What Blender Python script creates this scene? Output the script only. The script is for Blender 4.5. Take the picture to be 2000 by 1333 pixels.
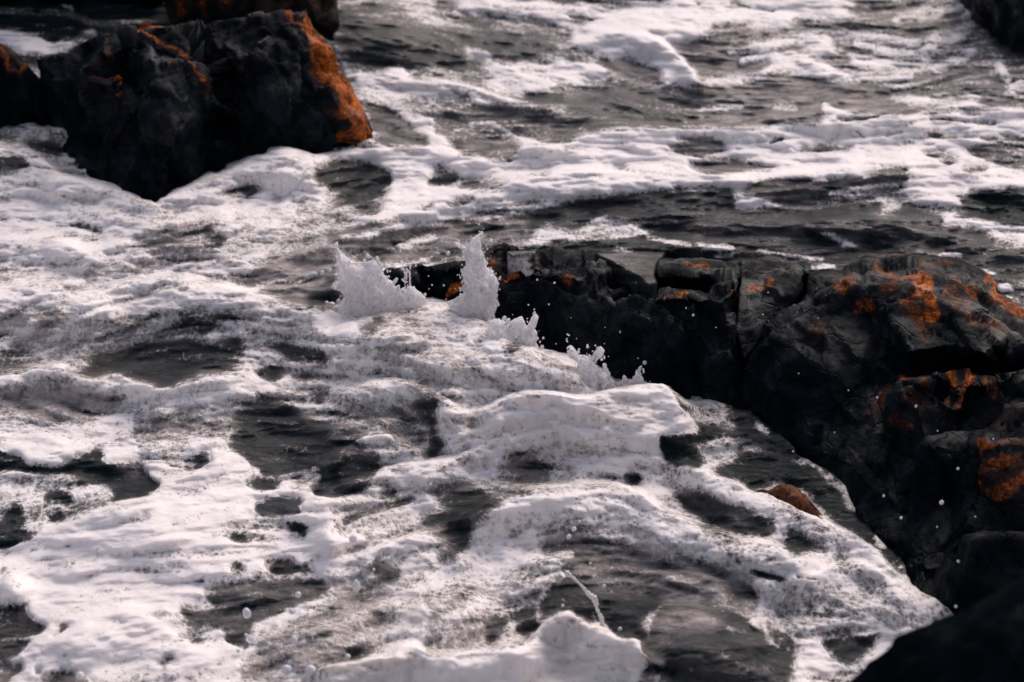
import bpy, math, random
import numpy as np
from mathutils.geometry import delaunay_2d_cdt
from mathutils import Vector
random.seed(4)
RNG = np.random.default_rng(11)
for o in list(bpy.data.objects): bpy.data.objects.remove(o)
sc = bpy.context.scene
COL = sc.collection

# ------------------------------------------------------------------ camera, sky, sun, exposure
CH = 3.0; PITCH = math.radians(28.0); LENS = 70.0
FP = LENS / 36.0 * 2000.0
SP, CP = math.sin(PITCH), math.cos(PITCH)
cam = bpy.data.cameras.new("camera"); cam.lens = LENS; cam.sensor_width = 36
cam.clip_start = 0.05; cam.clip_end = 6000
cam.dof.use_dof = True; cam.dof.focus_distance = 5.9; cam.dof.aperture_fstop = 2.9
co = bpy.data.objects.new("camera", cam); COL.objects.link(co)
co.location = (0, 0, CH); co.rotation_euler = (math.radians(90) - PITCH, 0, 0)
sc.camera = co
SUN_EL, SUN_AZ = 40.0, 28.0     # azimuth measured from +Y (away from camera) towards +X
w = bpy.data.worlds.new("World"); sc.world = w; w.use_nodes = True
nt = w.node_tree; bg = nt.nodes["Background"]
sky = nt.nodes.new("ShaderNodeTexSky"); sky.sky_type = 'NISHITA'; sky.sun_disc = False
sky.sun_elevation = math.radians(SUN_EL); sky.sun_rotation = math.radians(SUN_AZ)
sky.dust_density = 4.0; sky.air_density = 1.0; sky.ozone_density = 1.0
hs = nt.nodes.new("ShaderNodeHueSaturation"); hs.inputs['Saturation'].default_value = .60      # thin high cloud over the whole sky
mx = nt.nodes.new("ShaderNodeMix"); mx.data_type = 'RGBA'; mx.blend_type = 'MULTIPLY'; mx.inputs[0].default_value = 1; mx.inputs[7].default_value = (1.04, .965, .985, 1)
nt.links.new(sky.outputs[0], hs.inputs['Color']); nt.links.new(hs.outputs[0], mx.inputs[6])
nt.links.new(mx.outputs[2], bg.inputs[0]); bg.inputs[1].default_value = 0.15
sl = bpy.data.lights.new("sun", 'SUN'); sl.energy = 0.75; sl.angle = math.radians(32); sl.color = (1.0, 0.90, 0.80)
so = bpy.data.objects.new("sun", sl); COL.objects.link(so)
sd = Vector((math.sin(math.radians(SUN_AZ)) * math.cos(math.radians(SUN_EL)),
             math.cos(math.radians(SUN_AZ)) * math.cos(math.radians(SUN_EL)), math.sin(math.radians(SUN_EL))))
so.rotation_euler = sd.to_track_quat('Z', 'Y').to_euler(); so.location = (3, 6, 8)
sc.view_settings.view_transform = 'Standard'; sc.view_settings.look = 'None'
sc.view_settings.exposure = 0.15; sc.view_settings.gamma = 1.0

STEP = 2.4          # spacing of the water mesh inside the view (chart units)

# ------------------------------------------------------------------ maths helpers
# the chart: (u, v) names a direction from the survey point 3 m above the water, b names the chart
# row whose water point lies straight below, so (u, v, b) is a real point in space
def Yb(b):
    yb = -(np.asarray(b, float) - 666.5) / FP
    return CH * (CP + yb * SP) / (SP - yb * CP)
def W3(u, v, b):
    u = np.asarray(u, float); v = np.asarray(v, float)
    x = (u - 1000.0) / FP; yv = -(v - 666.5) / FP
    t = Yb(b) / (CP + yv * SP)
    return np.stack([x * t, t * (CP + yv * SP), CH + t * (yv * CP - SP)], -1)

def hash2(ix, iy, s):
    h = (ix.astype(np.int64) * 374761393 + iy.astype(np.int64) * 668265263 + s * 1442695041) & 0xffffffff
    h = ((h ^ (h >> 13)) * 1274126177) & 0xffffffff
    return (h ^ (h >> 16)) & 0xffff
def perlin(x, y, s=0):
    xi = np.floor(x); yi = np.floor(y); fx = x - xi; fy = y - yi
    ux = fx*fx*fx*(fx*(fx*6-15)+10); uy = fy*fy*fy*(fy*(fy*6-15)+10)
    def g(ix, iy, dx, dy):
        a = hash2(ix, iy, s) * (2*math.pi/65536.0)
        return np.cos(a)*dx + np.sin(a)*dy
    a = g(xi, yi, fx, fy); b = g(xi+1, yi, fx-1, fy); c = g(xi, yi+1, fx, fy-1); d = g(xi+1, yi+1, fx-1, fy-1)
    return (a + ux*(b-a) + uy*((c + ux*(d-c)) - (a + ux*(b-a)))) * 1.5
def fbm(x, y, o=4, s=0, g=0.5):
    r = 0; a = 1.0; t = 0
    for i in range(o):
        r = r + a * perlin(x, y, s + i*7); t += a; x = x*2.03 + 5.1; y = y*2.03 - 3.7; a *= g
    return r / t
def ridged(x, y, o=4, s=0):
    r = 0; a = 1.0; t = 0
    for i in range(o):
        r = r + a * (1 - np.abs(perlin(x, y, s + i*7)) * 1.6); t += a; x = x*2.07 + 5.1; y = y*2.07 - 3.7; a *= 0.5
    return r / t
def sstep(a, b, x):
    t = np.clip((x - a) / (b - a), 0, 1); return t*t*(3-2*t)

def hash3(ix, iy, iz, s):
    h = (ix*374761393 + iy*668265263 + iz*2147483647 + s*1442695041) & 0xffffffff
    h = ((h ^ (h >> 13)) * 1274126177) & 0xffffffff
    return ((h ^ (h >> 16)) & 0xffff) / 65536.0
def chisel(P, freq, s, stretch=(1, 1, 1)):
    """stepped, tilted little planes: broken slate faces"""
    Q = P * (freq * np.array(stretch))
    ci = np.floor(Q).astype(np.int64); best = np.full(len(P), 1e9); out = np.zeros(len(P)); sec = np.full(len(P), 1e9)
    for dx in (-1, 0, 1):
        for dy in (-1, 0, 1):
            for dz in (-1, 0, 1):
                c = ci + np.array([dx, dy, dz])
                r = [hash3(c[:, 0], c[:, 1], c[:, 2], s + k) for k in range(7)]
                ctr = c + np.stack(r[:3], -1)
                d = Q - ctr; dd = (d*d).sum(-1)
                val = (r[3]-.5) + (d * (np.stack(r[4:7], -1) - .5)).sum(-1) * 1.8
                m = dd < best
                sec = np.where(m, best, np.minimum(sec, dd)); best = np.where(m, dd, best); out = np.where(m, val, out)
    edge = np.sqrt(sec) - np.sqrt(best)
    return out, np.clip(edge * 4, 0, 1)
def noise3(P, f, s, o=4):
    return (fbm(P[:, 0]*f + P[:, 2]*f*.6, P[:, 1]*f*.7 + P[:, 2]*f, o, s) + fbm(P[:, 2]*f - 3, P[:, 0]*f + 9, o, s+31)) * .5

def in_poly(px, py, poly):
    ins = np.zeros(px.shape, bool); n = len(poly); j = n-1
    for i in range(n):
        xi, yi = poly[i][:2]; xj, yj = poly[j][:2]
        if yi != yj:
            c = ((yi > py) != (yj > py)) & (px < (xj-xi)*(py-yi)/(yj-yi)+xi)
            ins ^= c
        j = i
    return ins
def seg_dist(px, py, pts, closed=False):
    d = np.full(px.shape, 1e9); P = list(pts) + ([pts[0]] if closed else [])
    for (x0, y0), (x1, y1) in zip([p[:2] for p in P[:-1]], [p[:2] for p in P[1:]]):
        vx, vy = x1-x0, y1-y0; L = vx*vx+vy*vy+1e-9
        t = np.clip(((px-x0)*vx+(py-y0)*vy)/L, 0, 1)
        d = np.minimum(d, np.hypot(px-x0-t*vx, py-y0-t*vy))
    return d

# ------------------------------------------------------------------ node helpers
def mat_new(name):
    m = bpy.data.materials.new(name); m.use_nodes = True
    n = m.node_tree; n.nodes.clear(); return m, n
class NB:
    def __init__(s, nt): s.nt = nt
    def n(s, t, **k):
        o = s.nt.nodes.new(t)
        for a, b in k.items(): setattr(o, a, b)
        return o
    def set(s, sock, v):
        if isinstance(v, bpy.types.NodeSocket): s.nt.links.new(v, sock)
        else: sock.default_value = v
    def math(s, op, a, b=None, c=None, clamp=False):
        o = s.n('ShaderNodeMath', operation=op, use_clamp=clamp); s.set(o.inputs[0], a)
        if b is not None: s.set(o.inputs[1], b)
        if c is not None: s.set(o.inputs[2], c)
        return o.outputs[0]
    def mix(s, f, a, b):
        o = s.n('ShaderNodeMix', data_type='RGBA'); s.set(o.inputs[0], f); s.set(o.inputs[6], a); s.set(o.inputs[7], b); return o.outputs[2]
    def ss(s, v, a, b, c=0.0, d=1.0):
        o = s.n('ShaderNodeMapRange', interpolation_type='SMOOTHSTEP'); s.set(o.inputs[0], v)
        for i, x in zip((1, 2, 3, 4), (a, b, c, d)): s.set(o.inputs[i], x)
        return o.outputs[0]
    def noise(s, vec, scale, det=4, rough=.55, dist=0.0):
        o = s.n('ShaderNodeTexNoise'); s.set(o.inputs['Vector'], vec); o.inputs['Scale'].default_value = scale
        o.inputs['Detail'].default_value = det; o.inputs['Roughness'].default_value = rough; o.inputs['Distortion'].default_value = dist
        return o.outputs[0]
    def vor(s, vec, scale, feature='F1', rnd=1.0):
        o = s.n('ShaderNodeTexVoronoi', feature=feature); s.set(o.inputs['Vector'], vec); o.inputs['Scale'].default_value = scale
        o.inputs['Randomness'].default_value = rnd
        return o.outputs['Distance']
    def attr(s, name):
        o = s.n('ShaderNodeAttribute', attribute_name=name); return o.outputs['Fac']
    def vmap(s, vec, sc_=(1, 1, 1), rot=(0, 0, 0)):
        o = s.n('ShaderNodeMapping'); s.set(o.inputs[0], vec); o.inputs[3].default_value = sc_; o.inputs[2].default_value = rot; return o.outputs[0]

def sea_material():
    m, n = mat_new("foaming_seawater"); b = NB(n)
    pos = b.n('ShaderNodeNewGeometry').outputs['Position']
    F = b.attr('foam'); M = b.attr('milk'); S1 = b.attr('drift'); S2 = b.attr('thread')
    # lace: elongated bubbles and holes, drifting along the swell
    wv = b.n('ShaderNodeTexNoise'); b.set(wv.inputs['Vector'], pos); wv.inputs['Scale'].default_value = 7; wv.inputs['Detail'].default_value = 1
    wp = b.n('ShaderNodeVectorMath', operation='MULTIPLY_ADD'); b.set(wp.inputs[0], wv.outputs['Color']); wp.inputs[1].default_value = (.035, .035, .035); b.set(wp.inputs[2], pos)
    wpos = b.vmap(wp.outputs[0], (1, .8, 1), (0, 0, .12))
    n1 = b.noise(wpos, 22, 6, .62); n2 = b.noise(wpos, 75, 4, .65)
    v1 = b.vor(wpos, 62); v2 = b.vor(wpos, 150)
    bub = b.math('ADD', b.math('MULTIPLY', v1, .5), b.math('MULTIPLY', v2, .35))
    lace = b.math('ADD', b.math('MULTIPLY', b.math('SUBTRACT', n1, .5), .7), b.math('ADD', b.math('MULTIPLY', b.math('SUBTRACT', n2, .5), .55), b.math('MULTIPLY', b.math('SUBTRACT', bub, .40), .85)))
    edge = b.math('ADD', F, b.math('ADD', lace, b.math('ADD', b.math('MULTIPLY', S1, .09), b.math('MULTIPLY', S2, .16))))
    cov = b.ss(edge, .38, .86)                      # solid foam
    thin = b.ss(edge, .30, .70)                     # thin film of bubbles
    # water body: dark olive to aerated grey
    stre = b.noise(b.vmap(pos, (1, 2.6, 1), (0, 0, .15)), 9, 5, .6, .6)
    mk = b.math('MULTIPLY', b.math('MULTIPLY', b.math('POWER', M, 1.55), 1.15), b.math('ADD', b.ss(stre, .32, .66, .45, 1.15), b.math('MULTIPLY', S2, .55)), clamp=True)
    mk = b.math('ADD', mk, b.math('MULTIPLY', b.math('SUBTRACT', n2, .5), b.math('MULTIPLY', M, .7)), clamp=True)
    wat = b.mix(mk, (.002, .009, .012, 1), (.46, .405, .385, 1))
    fcol = b.mix(b.noise(pos, 5, 3), (.85, .805, .80, 1), (.79, .74, .715, 1))
    fcol = b.mix(b.math('MULTIPLY', b.math('POWER', M, 3.0), b.ss(b.math('ADD', n1, b.math('MULTIPLY', S1, .25)), .36, .62, .60, .0)), fcol, (.66, .60, .55, 1))
    c1 = b.mix(b.math('MULTIPLY', thin, b.math('MULTIPLY_ADD', M, .70, .15)), wat, (.52, .465, .42, 1))
    col = b.mix(cov, c1, fcol)
    p = b.n('ShaderNodeBsdfPrincipled'); b.set(p.inputs['Base Color'], col)
    b.set(p.inputs['Roughness'], b.math('MULTIPLY_ADD', cov, .45, b.math('MULTIPLY_ADD', mk, .2, .07)))
    p.inputs['IOR'].default_value = 1.33
    b.set(p.inputs['Subsurface Weight'], b.math('MULTIPLY', cov, .5)); p.inputs['Subsurface Radius'].default_value = (.030, .026, .024); p.inputs['Subsurface Scale'].default_value = 1.0
    b.set(p.inputs['Specular IOR Level'], b.math('MULTIPLY_ADD', cov, -.04, .20))
    # relief: ripples on water, froth on foam
    rip = b.noise(b.vmap(pos, (1, 2.2, 1), (0, 0, .2)), 16, 6, .68, .8)
    fine = b.math('ADD', b.math('MULTIPLY', n2, .35), b.math('MULTIPLY', b.math('SUBTRACT', 1.0, v1), .22))
    h = b.math('ADD', b.math('MULTIPLY', rip, b.math('MULTIPLY_ADD', cov, -.62, .75)), b.math('MULTIPLY', fine, b.math('MULTIPLY', b.math('MULTIPLY_ADD', M, .5, .1), b.math('MULTIPLY_ADD', cov, -.75, 1.0))))
    h = b.math('ADD', h, b.math('MULTIPLY', cov, .05))
    bu = b.n('ShaderNodeBump'); bu.inputs['Strength'].default_value = .85; bu.inputs['Distance'].default_value = .022
    b.set(bu.inputs['Height'], h); b.set(p.inputs['Normal'], bu.outputs[0])
    o = b.n('ShaderNodeOutputMaterial'); b.set(o.inputs[0], p.outputs[0]); return m

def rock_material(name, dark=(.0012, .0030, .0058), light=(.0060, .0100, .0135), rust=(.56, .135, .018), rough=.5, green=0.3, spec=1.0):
    m, n = mat_new(name); b = NB(n)
    pos = b.n('ShaderNodeNewGeometry').outputs['Position']
    st = b.attr('stain')
    na = b.noise(pos, 6, 6, .65, .5); nb_ = b.noise(b.vmap(pos, (1, 1, 1.7), (.3, .5, 0)), 17, 8, .74, .5); nc = b.noise(pos, 90, 4, .7)
    base = b.mix(b.ss(na, .35, .7), dark + (1,), light + (1,))
    base = b.mix(b.math('MULTIPLY', b.ss(nb_, .5, .75), green), base, (.016, .021, .014, 1))
    base = b.mix(b.math('MULTIPLY', b.ss(b.noise(pos, 3.3, 5, .7), .55, .75), .5), base, (.030, .013, .007, 1))
    r = b.math('ADD', b.math('MULTIPLY', st, b.ss(na, .3, .6, .62, 1.1)), b.math('MULTIPLY', b.math('SUBTRACT', b.math('ADD', b.math('MULTIPLY', nb_, .6), b.math('MULTIPLY', nc, .4)), .5), 3.0))
    rf = b.math('MULTIPLY', b.ss(r, .30, 1.25), b.ss(st, .03, .2))
    rc = b.mix(b.ss(b.math('ADD', b.math('MULTIPLY', nc, .5), b.math('MULTIPLY', nb_, .5)), .38, .60), (rust[0]*.20, rust[1]*.18, rust[2]*.5, 1), rust + (1,))
    rc = b.mix(b.math('MULTIPLY', b.ss(nb_, .55, .7), .35), rc, (.40, .19, .06, 1))
    base = b.mix(b.math('MULTIPLY', b.ss(st, .0, .7), b.ss(nb_, .25, .6, .25, .9)), base, (.060, .020, .008, 1))
    col = b.mix(rf, base, rc)
    p = b.n('ShaderNodeBsdfPrincipled'); b.set(p.inputs['Base Color'], col)
    b.set(p.inputs['Roughness'], b.ss(na, .35, .65, rough + .12, rough - .2)); b.set(p.inputs['Specular IOR Level'], b.ss(na, .45, .72, .02*spec, .16*spec))
    vw = b.n('ShaderNodeTexNoise'); b.set(vw.inputs['Vector'], pos); vw.inputs['Scale'].default_value = 5
    vq = b.n('ShaderNodeVectorMath', operation='MULTIPLY_ADD'); b.set(vq.inputs[0], vw.outputs['Color']); vq.inputs[1].default_value = (.3, .3, .3); b.set(vq.inputs[2], pos)
    vc = b.vor(b.vmap(vq.outputs[0], (1, 1, .5), (.2, .4, .1)), 5, 'DISTANCE_TO_EDGE')
    crack = b.ss(vc, 0, .02, -.18, 0)
    h = b.math('ADD', b.math('ADD', b.math('MULTIPLY', nb_, .28), b.math('MULTIPLY', nc, .12)), crack)
    bu = b.n('ShaderNodeBump'); bu.inputs['Strength'].default_value = .9; bu.inputs['Distance'].default_value = .03
    b.set(bu.inputs['Height'], h); b.set(p.inputs['Normal'], bu.outputs[0])
    o = b.n('ShaderNodeOutputMaterial'); b.set(o.inputs[0], p.outputs[0]); return m

def splash_material():
    m, n = mat_new("white_spray"); b = NB(n)
    pos = b.n('ShaderNodeNewGeometry').outputs['Position']
    a = b.noise(pos, 30, 6, .7, 1.0); c = b.noise(pos, 130, 4, .7)
    f = b.math('ADD', b.math('MULTIPLY', a, .6), b.math('MULTIPLY', c, .4))
    col = b.mix(b.ss(f, .36, .50), (.22, .20, .21, 1), (.93, .91, .93, 1))
    p = b.n('ShaderNodeBsdfPrincipled'); b.set(p.inputs['Base Color'], col)
    p.inputs['Roughness'].default_value = .28; p.inputs['IOR'].default_value = 1.33
    rim = b.attr('rim')
    b.set(p.inputs['Transmission Weight'], b.ss(f, .34, .50, .4, .0))
    bu = b.n('ShaderNodeBump'); bu.inputs['Strength'].default_value = .8; bu.inputs['Distance'].default_value = .012
    b.set(bu.inputs['Height'], f); b.set(p.inputs['Normal'], bu.outputs[0])
    tr = b.n('ShaderNodeBsdfTranslucent'); b.set(tr.inputs[0], (.95, .93, .94, 1)); b.set(tr.inputs['Normal'], bu.outputs[0])
    tp = b.n('ShaderNodeBsdfTransparent'); ml = b.n('ShaderNodeMixShader'); ml.inputs[0].default_value = .45
    b.nt.links.new(p.outputs[0], ml.inputs[1]); b.nt.links.new(tr.outputs[0], ml.inputs[2])
    m2 = b.n('ShaderNodeMixShader'); b.set(m2.inputs[0], b.ss(b.math('ADD', b.math('MULTIPLY', rim, .26), f), .50, .58))
    b.nt.links.new(tp.outputs[0], m2.inputs[1]); b.nt.links.new(ml.outputs[0], m2.inputs[2])
    o = b.n('ShaderNodeOutputMaterial'); b.set(o.inputs[0], m2.outputs[0]); return m
def drop_material():
    m, n = mat_new("water_drop"); b = NB(n)
    p = b.n('ShaderNodeBsdfPrincipled'); p.inputs['Base Color'].default_value = (.85, .84, .86, 1)
    p.inputs['Roughness'].default_value = .12; p.inputs['IOR'].default_value = 1.33; p.inputs['Transmission Weight'].default_value = .3
    o = b.n('ShaderNodeOutputMaterial'); b.set(o.inputs[0], p.outputs[0]); return m
MSEA = sea_material()
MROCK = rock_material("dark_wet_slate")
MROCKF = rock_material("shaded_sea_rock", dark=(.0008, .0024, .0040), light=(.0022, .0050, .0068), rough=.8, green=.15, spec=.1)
MSPL = splash_material(); MDROP = drop_material()

def make_mesh(name, V, faces, mat, smooth=True, attrs=None):
    me = bpy.data.meshes.new(name)
    V = np.asarray(V, np.float32)
    if isinstance(faces, np.ndarray):
        k = faces.shape[1]; nf = len(faces)
        me.vertices.add(len(V)); me.vertices.foreach_set('co', V.ravel())
        me.loops.add(nf*k); me.loops.foreach_set('vertex_index', faces.ravel().astype(np.int32))
        me.polygons.add(nf); me.polygons.foreach_set('loop_start', np.arange(0, nf*k, k, dtype=np.int32))
        me.polygons.foreach_set('loop_total', np.full(nf, k, np.int32))
        me.update(calc_edges=True)
    else:
        me.from_pydata(V.tolist(), [], faces)
    me.polygons.foreach_set('use_smooth', np.full(len(me.polygons), smooth))
    for k_, a in (attrs or {}).items():
        at = me.attributes.new(k_, 'FLOAT', 'POINT'); at.data.foreach_set('value', np.asarray(a, np.float32))
    me.materials.append(mat); me.update(); me.validate()
    o = bpy.data.objects.new(name, me); COL.objects.link(o); return o
def tag(o, label=None, cat=None, group=None, kind=None):
    for k, v in (('label', label), ('category', cat), ('group', group), ('kind', kind)):
        if v: o[k] = v
    return o

# ------------------------------------------------------------------ the chart of foam and murk
TL = {1: (0, 0), 2: (650, 0), 3: (1300, 0), 4: (0, 433), 5: (650, 433), 6: (1300, 433), 7: (0, 866), 8: (650, 866), 9: (1300, 866)}
K = 2.855
def pts(t, s):
    ox, oy = TL[t]
    return [(ox + float(a.split(',')[0])/K, oy + float(a.split(',')[1])/K) for a in s.split()]
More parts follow.
